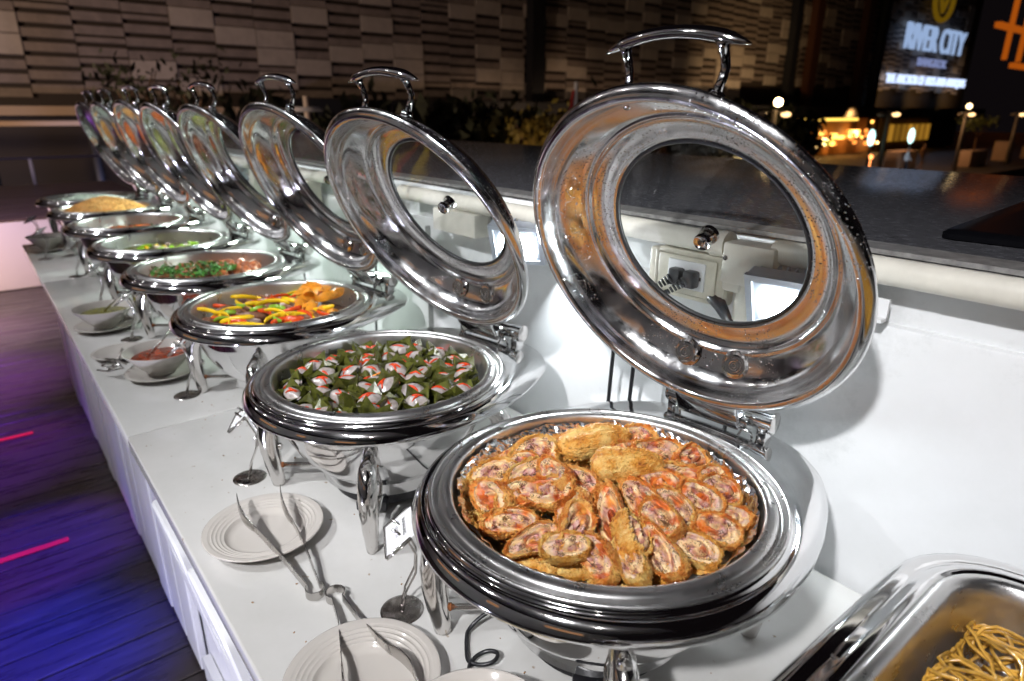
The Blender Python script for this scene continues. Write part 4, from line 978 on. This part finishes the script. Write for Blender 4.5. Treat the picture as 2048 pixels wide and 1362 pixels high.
# ------------------------------------------------------------------ pepper dish
c2 = Vector((CF[2][0], CF[2][1], 0))
def foodbase(c, z, mat, nm, lab, cat, r0=.168, bumpy=.004, sc_=60, heap=0):
    m = MB(); vs = []; fs = []; n1, n2 = 30, 80
    for i in range(n1+1):
        for j in range(n2):
            r = r0*i/n1; a = 2*PI*j/n2; p = (r*math.cos(a), r*math.sin(a), 0); t = i/n1
            vs.append((p[0], p[1], z+heap*(1-t*t)+bumpy*(nz(p, sc_, 2)+.5*nz(p, sc_*2.5, 5))))
    for i in range(n1):
        for j in range(n2): fs.append((i*n2+j, i*n2+(j+1) % n2, (i+1)*n2+(j+1) % n2, (i+1)*n2+j))
    m.add(vs, fs); o = m.build(nm, mat); o.location = (c.x, c.y, 0); return tag(o, lab, cat, kind='stuff')
foodbase(c2, .172, pbr('gravy', (.10, .035, .012), .2, var=.5, vs=60), 'beef_gravy', 'brown gravy under the pepper strips', 'gravy')
YEL = pbr('yellow_pepper', (.88, .56, .015), .22, var=.15, vs=60, rnd=True, coat=.3); REDP = pbr('red_pepper', (.68, .07, .01), .22, var=.3, vs=60, rnd=True, coat=.3); GRN = pbr('green_pepper', (.24, .42, .03), .25, var=.2, vs=60, rnd=True, coat=.3)
BEEF = pbr('beef', (.20, .085, .045), .35, var=.4, vs=90, rnd=True, bump=.6, bs=200); ONI = pbr('onion', (.62, .48, .42), .25, var=.15, vs=50, rnd=True)
POT = pbr('potato', (.78, .30, .02), .38, var=.3, vs=60, rnd=True, bump=.5, bs=120)
rg = random.Random(11)
def strip_proto(mat, nm, L_, w_, bend):
    m = MB(); pts = [(L_*math.sin(t*bend)/bend, L_*(1-math.cos(t*bend))/bend, .004*math.cos(t*3)) for t in [(-.5+i/9) for i in range(10)]]
    m.tube(pts, [w_*(.6 if i in (0, 9) else 1) for i in range(10)], 8, flat=.38); return m.build(nm, mat)
kinds = [(YEL, 'pepper_strip', .082, .0050, 1.6, 18, 'bright yellow pepper strip lying over the beef', 'pepper strip'), (REDP, 'pepper_strip', .062, .0048, 1.4, 18, 'orange red pepper strip among the beef', 'pepper strip'), (GRN, 'pepper_strip', .042, .0048, 1.9, 12, 'curled light green pepper strip', 'pepper strip'),
         (BEEF, 'beef_strip', .046, .0078, .5, 62, 'brown beef strip between the peppers', 'beef strip'), (ONI, 'onion_piece', .038, .0065, 1.2, 12, 'pale onion piece in the pepper dish', 'onion')]
for mat, nm, L_, w_, bend, cnt, lab, cat in kinds:
    pr = strip_proto(mat, nm, L_, w_, bend)
    for k in range(cnt):
        o = pr if k == 0 else pr.copy()
        if k: C.objects.link(o)
        while True:
            u_, v_ = rg.uniform(-.145, .145), rg.uniform(-.145, .145)
            if u_*u_+v_*v_ < .14**2 and not (u_ > .03 and v_ > -.02): break
        P_ = ux*u_+uy*v_
        zz = {YEL: .195, REDP: .191, GRN: .193, BEEF: .184, ONI: .188}[mat]+.012*max(0, 1-(P_.length/.15)**2)+rg.uniform(-.003, .005)
        o.location = (c2.x+P_.x, c2.y+P_.y, zz); o.rotation_euler = (rg.uniform(-.3, .3), rg.uniform(-.3, .3), R(-129)+rg.uniform(-.9, .9)+(PI if rg.random() < .5 else 0))
        tag(o, lab, cat, {'pepper strip': 'pepper strips in the third dish', 'beef strip': 'beef strips in the third dish', 'onion': 'onion pieces in the third dish'}[cat])
m = MB(); vs = []; N = 9
for i in range(N):
    t = -1+2*i/(N-1); w_ = .013*math.sqrt(max(.02, 1-t*t)); y = t*.028
    vs += [(-w_, y, 0), (w_, y, 0), (w_*.8, y, .008*(1-t*t*.6)), (0, y, .017*(1-t*t*.7)+.001), (-w_*.8, y, .008*(1-t*t*.6))]
fs = [(i*5+k, i*5+(k+1) % 5, (i+1)*5+(k+1) % 5, (i+1)*5+k) for i in range(N-1) for k in range(5)]+[(4, 3, 2, 1, 0), tuple((N-1)*5+k for k in range(5))]
m.add(vs, fs); pw = m.build('potato_wedge', POT, sharp=50)
for k in range(20):
    o = pw if k == 0 else pw.copy()
    if k: C.objects.link(o)
    while True:
        u_, v_ = rg.uniform(.02, .15), rg.uniform(-.05, .13)
        if u_*u_+v_*v_ < .142**2: break
    P_ = ux*u_+uy*v_; o.location = (c2.x+P_.x, c2.y+P_.y, .188+.016*rg.random()+.016*(v_ > .02)); o.rotation_euler = (rg.uniform(-.7, .7), rg.uniform(-.7, .7), rg.uniform(0, 6))
    tag(o, 'orange fried wedge heaped at the back right of the pepper dish', 'fried wedge', 'fried wedges in the third dish')
# ------------------------------------------------------------------ meatballs
c3 = Vector((CF[3][0], CF[3][1], 0)); MBL = pbr('meatball', (.30, .085, .03), .32, var=.45, vs=60, rnd=True, bump=.7, bs=140, coat=.2)
foodbase(c3, .172, pbr('brown_sauce', (.09, .03, .01), .2), 'brown_gravy', 'brown sauce under the meatballs', 'gravy')
mbp = []
for k in range(3):
    m = MB(); m.ball((0, 0, 0), .017, 20, 14, (1, .9, .8), lambda d, k=k: 1+.14*nz(d, 2.2, k*5)+.05*nz(d, 7, k)); mbp.append(m.build('meatball', MBL))
for k in range(42):
    o = mbp[k] if k < 3 else mbp[k % 3].copy()
    if k > 2: C.objects.link(o)
    while True:
        u_, v_ = rg.uniform(-.14, .15), rg.uniform(-.14, .13)
        if u_*u_+v_*v_ < .142**2: break
    P_ = ux*u_+uy*v_; hp = .014*max(0, u_/.14)+.010*(1-(P_.length/.15)**2)
    o.location = (c3.x+P_.x, c3.y+P_.y, .184+hp+rg.uniform(-.002, .006)); o.rotation_euler = (rg.uniform(0, 6), rg.uniform(0, 6), rg.uniform(0, 6))
    tag(o, 'brown glazed meatball in the herb topped dish', 'meatball', 'meatballs in the fourth dish')
HERB = pbr('herb', (.045, .15, .02), .4, var=.6, vs=50)
def leafbits(c, n, rad, z, mat, nm, lab, u0=0, v0=0, s0=.008, sd=1):
    rr_ = random.Random(sd); m = MB()
    for k in range(n):
        a = rr_.uniform(0, 2*PI); r = rad*math.sqrt(rr_.random()); P_ = ux*(u0+r*math.cos(a))+uy*(v0+r*math.sin(a)*.8); s = rr_.uniform(.5, 1.2)*s0
        rot = Euler((rr_.uniform(-1, 1), rr_.uniform(-1, 1), rr_.uniform(0, 6))).to_matrix()
        vs = [Vector((-s, 0, 0)), Vector((0, -s*.5, s*.15)), Vector((s, 0, 0)), Vector((0, s*.5, s*.15))]
        b0 = Vector((P_.x, P_.y, z+rr_.uniform(-.004, .006)))
        m.add([rot @ v_+b0 for v_ in vs], [(0, 1, 2, 3)])
    o = m.build(nm, mat, smooth=False); o.location = (c.x, c.y, 0); return tag(o, lab, 'herbs', kind='stuff')
leafbits(c3, 420, .110, .213, HERB, 'chopped_herbs', 'chopped green herbs over the meatballs', -.02, -.05)
# ------------------------------------------------------------------ green vegetables, red mince, fried rice, white noodles
c4 = Vector((CF[4][0], CF[4][1], 0)); foodbase(c4, .178, pbr('broth', (.16, .15, .06), .15, var=.4, vs=50), 'vegetable_broth', 'thin broth under the green vegetables', 'broth')
for mat, nm, lab, cnt, sz in ((GRN, 'vegetable_piece', 'green vegetable piece in the shallow dish', 14, .012), (ONI, 'shrimp_piece', 'pink shrimp piece in the shallow dish', 10, .011), (YEL, 'corn_piece', 'yellow corn piece in the shallow dish', 8, .009)):
    m = MB(); m.ball((0, 0, 0), sz, 12, 8, (1.5, .7, .6), lambda d: 1+.2*nz(d, 2, sz*100)); pr = m.build(nm, mat)
    for k in range(cnt):
        o = pr if k == 0 else pr.copy()
        if k: C.objects.link(o)
        a = rg.uniform(0, 6.28); r = .13*math.sqrt(rg.random()); o.location = (c4.x+r*math.cos(a), c4.y+r*math.sin(a), .182+rg.uniform(0, .006)); o.rotation_euler = (rg.uniform(-.4, .4), rg.uniform(-.4, .4), rg.uniform(0, 6))
        tag(o, lab, nm.split('_')[0], nm.split('_')[0]+' pieces in the fifth dish')
c5 = Vector((CF[5][0], CF[5][1], 0)); foodbase(c5, .176, pbr('red_mince', (.50, .11, .015), .3, var=.7, vs=70, bump=.5), 'red_mince', 'red orange mince filling a far dish', 'mince', bumpy=.008, heap=.006)
leafbits(c5, 120, .13, .184, HERB, 'green_garnish', 'small green garnish on the red mince', sd=4, s0=.006)
def grains(c, z, heap, mat, nm, lab, cat, n, L_, seed, r0=.165):
    m = MB(); rr_ = random.Random(seed); n1, n2 = 24, 60; vs = []; fs = []
    for i in range(n1+1):
        for j in range(n2):
            t = i/n1; a = 2*PI*j/n2; p = (t*r0*math.cos(a), t*r0*math.sin(a), 0)
            vs.append((p[0], p[1], z+heap*(1-t**1.7)+.004*nz(p, 50, seed)))
    for i in range(n1):
        for j in range(n2): fs.append((i*n2+j, i*n2+(j+1) % n2, (i+1)*n2+(j+1) % n2, (i+1)*n2+j))
    m.add(vs, fs)
    for k in range(n):
        a = rr_.uniform(0, 2*PI); t = math.sqrt(rr_.random()); h = z+heap*(1-t**1.7)+.002
        m.box((t*r0*math.cos(a), t*r0*math.sin(a), h+rr_.uniform(-.002, .003)), (L_, L_*.35, L_*.35), Euler((rr_.uniform(-1, 1), rr_.uniform(-1, 1), rr_.uniform(0, 6))).to_matrix())
    o = m.build(nm, mat, smooth=False); o.location = (c.x, c.y, 0); return tag(o, lab, cat, kind='stuff')
grains(Vector((CF[6][0], CF[6][1], 0)), .196, .062, pbr('fried_rice', (.74, .42, .13), .5, var=.25, vs=90), 'fried_rice', 'golden mound of fried rice in a far dish', 'rice', 3500, .007, 2)
grains(Vector((CF[7][0], CF[7][1], 0)), .190, .030, pbr('white_noodle', (.62, .66, .60), .4, var=.1, vs=90), 'white_noodles', 'white noodles in the farthest dish', 'noodles', 1500, .012, 3)

# ------------------------------------------------------------------ shopping building across the river
FX = 30.0
bd_ = thing('shopping_building', 'large building across the river with a facade of pale and dark cladding panels', 'building', (FX, -40, -3))
m = MB(); m.box((6, 0, 9.6), (11.6, 106, 19.2)); m.build('wall', pbr('facade_dark', (.035, .025, .02), .7), bd_, smooth=False)
FP1 = pbr('panel_pale', (.42, .36, .30), .6, var=.12, vs=2, rnd=True); FP2 = pbr('panel_grey', (.23, .185, .155), .6, var=.2, vs=2, rnd=True)
pw_, ph_ = 1.62, .46
def panel_mesh(h, d_, mat, nm):
    m = MB(); m.box((-d_/2, 0, h/2), (d_, pw_-.03, h)); me = m.build(nm, mat, bd_, smooth=False); return me
pa = panel_mesh(ph_*1.42, .16, FP1, 'panel'); pb = panel_mesh(ph_*.64, .07, FP2, 'panel'); pc = panel_mesh(ph_*.36, .05, FP2, 'panel')
protoP = {'a': pa, 'b': pb, 'c': pc}; usedP = set(); count = 0; rest = {'a': [], 'b': [], 'c': []}
rgp = random.Random(99); cols = int(95/pw_); allp = []
for ci in range(cols):
    yy = 3.2-ci*pw_; zz = 1.0+.14*(ci % 3) if yy > -46 else 2.6+.14*(ci % 3); row = rgp.randint(0, 3)
    while zz < 15.5:
        k = rgp.random()
        if k < .20: allp.append((yy, zz, 'a')); zz += ph_*1.5
        elif k < .85: allp.append((yy, zz, 'b')); zz += ph_
        else: allp.append((yy, zz, 'c')); zz += ph_*.55
vis = [p for p in allp if -24 < p[0] < 3.5 and p[1] < 7.2]; vis.sort(key=lambda p: (abs(p[0]+8)+p[1]*1.2)); vset = set(vis[:297])
for p in allp:
    yy, zz, k = p
    if p in vset:
        src = protoP[k]
        if k in usedP: o = src.copy(); C.objects.link(o); o.parent = bd_
        else: usedP.add(k); o = src
        o.location = (0, yy+40, zz+3)
    else: rest[k].append((yy, zz))
for k, (h, d_, mat) in {'a': (ph_*1.42, .16, FP1), 'b': (ph_*.64, .07, FP2), 'c': (ph_*.36, .05, FP2)}.items():
    m = MB()
    for yy, zz in rest[k]: m.box((-d_/2, yy+40, zz+3+h/2), (d_, pw_-.03, h))
    tag(m.build('panel_field', mat, bd_, smooth=False), kind='stuff')
BRN = pbr('bronze_fin', (.10, .035, .012), .5); DKP = pbr('dark_fin', (.012, .012, .014), .6)
for yy, mat, wd in ((-25.7, DKP, .9), (-52.4, DKP, .8), (-55.5, BRN, 1.0), (-64.3, BRN, 1.2), (-67.5, DKP, .9)):
    m = MB(); m.box((-.45, yy+40, 9.6), (.6, wd, 17)); m.build('pilaster', mat, bd_, smooth=False)
m = MB(); m.box((-1.2, -12, 3.6), (2.4, 82, .9)); m.build('canopy', DKP, bd_, smooth=False)
m = MB(); m.box((-1.0, 38, 3.55), (2.0, 16, .30)); m.build('lower_ledge', pbr('ledge_beige', (.40, .28, .16), .6), bd_, smooth=False)
# lit sign
SGN = emis('sign_blue', (.42, .58, .90), .72); SGW = emis('sign_white', (.58, .70, 1), 1.5); SGD = emis('sign_dim', (.32, .38, .70), .6); GOLD = emis('sign_gold', (.40, .22, .01), .28)
sg = thing('rooftop_sign', 'lit blue white sign reading RIVER CITY on the dark end of the building', 'sign', (FX-.7, -80, 2))
def text(body, y0, y1, zb, hgt, mat, depth, par):
    cu = bpy.data.curves.new('lettering', 'FONT'); cu.body = body; cu.size = 1; cu.extrude = depth/2; cu.materials.append(mat); cu.align_x = 'LEFT'; cu.offset = 0
    o = bpy.data.objects.new('lettering', cu); C.objects.link(o); bpy.context.view_layer.update(); d = o.dimensions; sx = abs(y1-y0)/max(d.x, .01); sz = hgt/.70
    o = tomesh(o)
    o.parent = par; o.matrix_local = Matrix(((0, 0, -1, 0), (-1, 0, 0, y0+80), (0, 1, 0, zb-2), (0, 0, 0, 1))) @ Matrix.Diagonal((sx, sz, 1, 1)); return o
text('RIVER CITY', -71.9, -87.0, 6.45, 2.35, SGN, .25, sg)
text('BANGKOK', -75.8, -83.2, 5.05, .78, SGD, .15, sg)
text('THE ANCHOR OF ARTS AND ANTIQUES', -69.4, -89.8, 3.30, .85, SGW, .15, sg)
m = MB(); pts = [(0, -79.5+80+2.3*math.cos(a), 11.4-2+2.0*math.sin(a)) for a in [2*PI*k/32 for k in range(32)]]; m.tube(pts, .24, 8, closed=True)
m.tube([(0, -78.1+80, 12.2-2), (0, -79.5+80, 10.2-2), (0, -80.9+80, 12.2-2)], .2, 8); m.build('emblem', GOLD, sg)
# orange framed tower top
OR = emis('orange_neon', (1, .20, .012), .36)
ot = thing('neon_tower_frame', 'orange glowing frame of a tower at the top right', 'tower', (60, -210, -3))
m = MB()
def onx(px, py, X):
    d = fw + r2*((px-1024)/1308.478) + u2*((681-py)/1308.478); s = X/d.x; return (d.y*s, CAMZ+d.z*s)
y0_, z0_ = onx(1984, 125, 60)
for k, (dx_, dz_) in enumerate(((12, 0), (-14, 10), (-6, 21), (4, 31), (10, 41))):
    m.box((0, y0_+210-16-dx_*.4-8, z0_+3+dz_*.82), (1.2, 34-dx_*.5, 1.25))
for yy in (-2, -13, -24): m.box((0, y0_+210-6+yy, z0_+3+19), (1.0, .9, 36))
m.build('neon_bar', OR, ot, smooth=False)
# shops
sh = thing('lit_shop_front', 'warm lit shop front full of orange lamps at the foot of the building', 'shop', (FX-1.5, -60, -3))
m = MB(); m.box((.9, 0, 1.6), (.2, 18, 3.1)); m.build('back_wall', pbr('shop_wall', (.35, .16, .05), .6), sh, smooth=False)
rgs = random.Random(4); WRM = [emis('shop_glow', c, s) for c, s in (((1, .45, .08), 5), ((1, .30, .05), 2.2), ((1, .62, .22), 9), ((.5, .45, .06), 1.0))]
for k in range(34):
    m = MB(); yy = rgs.uniform(-7.5, 8.5)
    if rgs.random() < .5: m.ball((-.4, yy, rgs.uniform(.6, 2.9)), rgs.uniform(.10, .2), 10, 8)
    else: m.box((0, yy, rgs.uniform(.4, 2.2)), (.3, rgs.uniform(.5, 1.6), rgs.uniform(.15, .6)))
    m.build('lamp', WRM[rgs.choice((0, 1, 1, 1, 2, 3))], sh)
m = MB(); m.box((-.6, 3.2, 3.05), (.2, 10, .22)); m.build('light_strip', emis('strip_yellow', (1, .60, .10), 2.2), sh, smooth=False)
s3 = thing('second_shop_front', 'dim yellow lit shop window right of the bright shop', 'shop', (FX-1.5, -76, -3))
m = MB(); m.box((.9, 0, 1.6), (.2, 12, 3.1)); m.build('back_wall', pbr('shop_wall2', (.2, .12, .04), .6), s3, smooth=False)
for k in range(7):
    m = MB(); m.box((.5, -5+1.5*k, 1.7), (.1, .9, 1.6)); m.build('window_pane', emis('pane_glow', (.8, .38, .04), .15+.5*rgs.random()), s3, smooth=False)
spot('shop_lamp', (FX-3, -60, 0.6), (FX, -60, -1.5), 900, (1, .5, .15), 130, .2)
CYA = emis('cyan_sign', (.62, 1, .95), 2.6)
for yy, lab in ((-37.42, 'glowing pale cyan oval lightbox beside the second lamp post'), (-42.54, 'glowing pale cyan oval lightbox above the walking person')):
    t = thing('oval_lightbox', lab, 'sign', (16, yy, -3), group='pale cyan lightboxes on the quay')
    m = MB(); m.ball((0, 0, 2.36), .42, 14, 10, (.3, .75, 1)); m.build('light_panel', CYA, t)
    m = MB(); m.tube([(0, 0, 0), (0, 0, 2.0)], .05, 8); m.build('post', DKP, t)
PST = pbr('lamp_post', (.32, .27, .22), .5)
HALO = emis('lamp_hot', (1, .66, .30), 30); HALO2 = emis('lamp_warm', (1, .60, .26), 3.2)
for yy, hot, lab in ((-27.6, 2, 'street lamp with dazzling starry bulb left of the shop front'), (-39.0, 0, 'street lamp with two arms in front of the dark shops'), (-50.5, 1, 'street lamp with two stacked glowing heads under the sign'), (-61.0, 0, 'street lamp at the right edge of the quay')):
    t = thing('street_lamp', lab, 'street lamp', (16, yy, -3), group='street lamps on the quay')
    m = MB(); m.tube([(0, 0, 0), (0, 0, 3.7)], [.14, .09], 10); m.build('post', PST, t)
    m = MB(); m.box((0, 0, 3.62), (.08, 1.9, .07)); m.build('arm', PST, t, smooth=False)
    for s in (-1, 1):
        m = MB(); m.ball((0, s*.95, 3.52), .20, 12, 8, (1, 1.2, .55)); m.build('lamp_head', HALO2 if (s == -1) else pbr('dull_head', (.3, .25, .2), .4), t)
    if hot:
        m = MB(); m.ball((0, -.2, 4.02), .17 if hot == 2 else .16, 12, 8); m.build('bulb', HALO if hot == 2 else emis('lamp_hot2', (1, .70, .34), 8), t)
# starburst is left out: it belongs to the lens
for k, (x, yy, z_, lab) in enumerate(((18, -42.5, -1.9, 'small round orange lamp low on the quay'), (17, -38.8, -2.6, 'small round orange lamp nearest the ledge'), (18, -25.5, .2, 'faint orange bulb beside the starry street lamp'), (18, -23, -1.2, 'orange bulb seen over the nearest lid'))):
    m = MB(); m.ball((0, 0, 0), .13, 10, 8); m.tube([(0, 0, 0), (0, 0, -3-z_)], .03, 6); o = m.build('bollard_lamp', emis('bollard_orange', (1, .30, .08), 4.5)); o.location = (x, yy, z_); tag(o, lab, 'lamp', 'small orange lamps on the quay')
# people on the quay: one continuous skinned body each
def person(x, y, rz, shirt, trous, lab, scale=1.0):
    skin = pbr('skin', (.35, .2, .13), .5)
    me = bpy.data.meshes.new('person')
    J = dict(pelvis=(0, 0, .95, .13), waist=(0, 0, 1.08, .125), chest=(0, .01, 1.30, .155), neck=(0, .01, 1.47, .06), head=(0, .02, 1.60, .10), crown=(0, .02, 1.70, .085),
             hl=(.09, 0, .90, .10), kl=(.10, .14, .50, .065), al=(.10, .06, .09, .045), tl=(.10, .20, .04, .04), hr=(-.09, 0, .90, .10), kr=(-.10, -.04, .50, .065), ar=(-.10, -.24, .13, .045), tr=(-.10, -.12, .04, .04),
             sl=(.19, .0, 1.40, .06), el=(.24, -.09, 1.13, .045), wl=(.24, .02, .90, .032), sr=(-.19, 0, 1.40, .06), er=(-.24, .08, 1.13, .045), wr=(-.24, .22, .98, .032))
    E = [('pelvis', 'waist'), ('waist', 'chest'), ('chest', 'neck'), ('neck', 'head'), ('head', 'crown'), ('pelvis', 'hl'), ('hl', 'kl'), ('kl', 'al'), ('al', 'tl'), ('pelvis', 'hr'), ('hr', 'kr'), ('kr', 'ar'), ('ar', 'tr'), ('chest', 'sl'), ('sl', 'el'), ('el', 'wl'), ('chest', 'sr'), ('sr', 'er'), ('er', 'wr')]
    ks = list(J); me.from_pydata([J[k][:3] for k in ks], [(ks.index(a), ks.index(b)) for a, b in E], [])
    o = bpy.data.objects.new('person', me); C.objects.link(o)
    md = o.modifiers.new('s', 'SKIN'); 
    for i, k in enumerate(ks): me.skin_vertices[0].data[i].radius = (J[k][3], J[k][3]*.9)
    me.skin_vertices[0].data[0].use_root = True
    o.modifiers.new('d', 'SUBSURF').levels = 1; o.modifiers['d'].render_levels = 1
    bpy.context.view_layer.update()
    dg = bpy.context.evaluated_depsgraph_get(); m2 = bpy.data.meshes.new_from_object(o.evaluated_get(dg)); o.modifiers.clear(); o.data = m2
    for mt in (skin, shirt, trous): m2.materials.append(mt)
    for p in m2.polygons:
        z = p.center.z; p.use_smooth = True
        p.material_index = 1 if (1.0 < z < 1.47) else (2 if (.45 < z <= 1.0 and abs(p.center.x) < .21) else 0)
    o.location = (x, y, -3); o.rotation_euler = (0, 0, rz); o.scale = (scale,)*3; return tag(o, lab, 'person', 'people walking on the quay')
wsh = pbr('white_shirt', (.65, .70, .75), .7); dks = pbr('dark_shorts', (.02, .02, .03), .8); brn = pbr('brown_clothes', (.35, .18, .08), .8)
person(16, -42.5, R(100), wsh, dks, 'person in white shirt and dark shorts walking on the quay')
person(17.5, -49, R(80), brn, brn, 'person in brown clothes standing on the quay')
spot('quay_lamp', (13.5, -38, 1.2), (16, -42.5, -2.2), 500, (.85, .9, 1), 40, .1)
PLN = pbr('planter_stone', (.62, .42, .30), .6)
CROWN = pbr('quay_leaves', (.09, .11, .02), .6, var=.5, vs=3); DCROWN = pbr('dark_leaves', (.03, .035, .015), .7, var=.5, vs=3); BARK = pbr('bark', (.16, .09, .05), .8)
def tree(x, y, z0, trunk_h, cr, n, lab, mat, pl=True, spiky=False, seed=1, leaf=.14, nm='tree'):
    rr_ = random.Random(seed); t = thing(nm, lab, 'tree' if nm == 'tree' else 'shrub', (x, y, z0), group='trees and shrubs on the quay')
    m = MB(); m.tube([(0, 0, 0), (.03, .02, trunk_h*.5), (0, .08, trunk_h)], [.07*trunk_h**.5, .055, .035], 8)
    for k in range(6):
        a = rr_.uniform(0, 6.28); m.tube([(0, .05, trunk_h*.8), (cr[0]*.5*math.cos(a), cr[1]*.5*math.sin(a), trunk_h+cr[2]*.3), (cr[0]*.8*math.cos(a), cr[1]*.8*math.sin(a), trunk_h+cr[2]*rr_.uniform(.2, .9))], [.03, .02, .01], 6)
    m.build('trunk', BARK, t); m = MB(); clumps = [(rr_.uniform(-1, 1)*cr[0]*.7, rr_.uniform(-1, 1)*cr[1]*.7, trunk_h+cr[2]*rr_.uniform(.1, 1)) for _ in range(14)]
    for k in range(n):
        c_ = rr_.choice(clumps); s = leaf*rr_.uniform(.5, 1.4)
        if spiky:
            a = rr_.uniform(0, 6.28); e = rr_.uniform(-.2, 1.2); L_ = rr_.uniform(.6, 1)*cr[1]
            dirv = Vector((math.cos(a)*math.cos(e), math.sin(a)*math.cos(e), math.sin(e))); sd_ = dirv.cross(Vector((0, 0, 1))).normalized()*.05; p0 = Vector((0, 0, trunk_h))
            m.add([p0-sd_*.4, p0+dirv*L_*.5-sd_, p0+dirv*L_-Vector((0, 0, .15*L_)), p0+dirv*L_*.5+sd_, p0+sd_*.4], [(0, 1, 2, 3, 4)])
        else:
            p0 = Vector(c_)+Vector((rr_.gauss(0, .22)*cr[0], rr_.gauss(0, .22)*cr[1], rr_.gauss(0, .2)*cr[2])); rot = Euler((rr_.uniform(0, 6), rr_.uniform(0, 6), rr_.uniform(0, 6))).to_matrix()
            m.add([p0+rot @ Vector(v_)*s for v_ in ((-1, 0, 0), (0, -.5, 0), (1, 0, 0), (0, .5, 0))], [(0, 1, 2, 3)])
    m.build('crown', mat, t, smooth=False)
    return t
def planter(x, y, w_, h_, lab):
    m = MB(); m.bbox((0, 0, h_/2), (1.0, w_, h_), .05); o = m.build('planter', PLN, sharp=40); o.location = (x, y, -3); tag(o, lab, 'planter', 'pale stone planters on the quay')
planter(17, -56.5, 3.4, 1.1, 'long pale stone planter under the small tree'); tree(17, -56.8, -1.95, 1.3, (1.2, 1.6, .9), 260, 'small sparse tree in the long pale planter', CROWN, seed=3)
planter(17.5, -65.2, 1.5, 1.5, 'square pale planter at the right edge of the quay'); planter(19, -49.5, 2.6, 1.2, 'low orange lit planter behind the walking person'); planter(17, -72, 4, 1.0, 'farthest pale stone planter at the right')
tree(15.2, -13.6, -3, 2.5, (.9, 1.3, .9), 500, 'yellow lit shrub between the two nearest lids', pbr('lit_leaves', (.22, .17, .03), .6, var=.5, vs=3), seed=8, leaf=.12)
m = MB(); m.bbox((0, 0, 1.25), (.4, .42, 2.7), .03); o = m.build('stone_post', PLN, sharp=40); o.location = (15.5, -12.3, -3); tag(o, 'pale stone post left of the yellow lit shrub', 'post')
spot('shrub_lamp', (13.6, -12.8, -2.2), (15.2, -13.6, .1), 70, (1, .6, .25), 70, .05)
tree(17, -3.1, -3, 3.5, (.7, .8, 1.1), 170, 'thin dark tree in front of the facade at the left', DCROWN, seed=5, leaf=.11); tree(17, -4.5, -3, 3.4, (.7, .8, 1.1), 150, 'second thin dark tree, above the fourth lid', DCROWN, seed=6, leaf=.11)
for k in range(13):
    yy = -5.5-k*2.3-rgs.uniform(0, .6)
    tree(18.5+rgs.uniform(-.8, .8), yy, -3, 1.9, (1.5, 2.0, 1.45+rgs.uniform(-.3, .35)), 1000, ['dark bushy tree at the foot of the facade, %s' % w_ for w_ in ('behind the farthest lids', 'behind the fourth lid', 'behind the third lid', 'left of the white mast', 'right of the white mast', 'left of the second handle', 'framed by the second handle', 'right of the second handle', 'behind the second lid rim', 'left of the dark pilaster', 'at the dark pilaster', 'by the white flag pole', 'behind the nearest lid')][k], DCROWN, seed=20+k, leaf=.26)
# pier and masts
m = MB(); m.box((0, 0, .25), (.4, 14, .12)); pr_ = thing('floating_pier', 'long beige lit pier wall across the water at the left', 'pier', (22, 3, .0)); m.build('upper_band', pbr('pier_beige', (.32, .22, .13), .6), pr_, smooth=False)
for k in range(6):
    m = MB(); m.tube([(.3, -6+2.4*k, -3.8), (.3, -6+2.4*k, -.1)], .12, 8); m.build('pile', DKP, pr_)
spot('pier_lamp', (17, 3, 1.5), (22, 0, -.2), 420, (1, .6, .35), 110, .1)
mt = thing('white_mast', 'white mast with a round cross piece behind the third lid', 'mast', (14.6, -6.1, -3))
m = MB(); m.tube([(0, 0, 0), (0, 0, 3.9)], .065, 10); m.build('pole', pbr('mast_white', (.6, .5, .42), .5), mt)
m = MB(); m.lathe([(0, 3.58), (.34, 3.58), (.36, 3.63), (.34, 3.68), (0, 3.68)], 24); m.build('disc', pbr('mast_grey', (.35, .34, .36), .5), mt, sharp=40)
fg = thing('flag_pole', 'white flag pole with a furled red flag behind the nearest lid', 'flag', (13.5, -13.2, -3))
m = MB(); m.tube([(0, 0, 0), (0, 0, 4.35)], .055, 10); m.build('pole', pbr('flag_white', (.75, .75, .78), .5), fg)
m = MB(); vs = []; fs = []
for i in range(9):
    for j in range(6):
        z = 4.15-i*.14; w_ = (.06+.05*i)*(j/5); vs.append((.04*math.sin(j*2+i*.5), .05+w_, z))
fs = [(i*6+j, i*6+j+1, (i+1)*6+j+1, (i+1)*6+j) for i in range(8) for j in range(5)]
m.add(vs, fs); m.build('red_cloth', pbr('flag_red', (.55, .05, .04), .7), fg)
spot('flag_lamp', (11.5, -10, -1), (13.5, -13, 1.1), 60, (1, .9, .85), 40, .05); spot('flag_lamp', (12, -5, -1.2), (14.6, -6.1, .5), 30, (1, .8, .6), 50, .05)
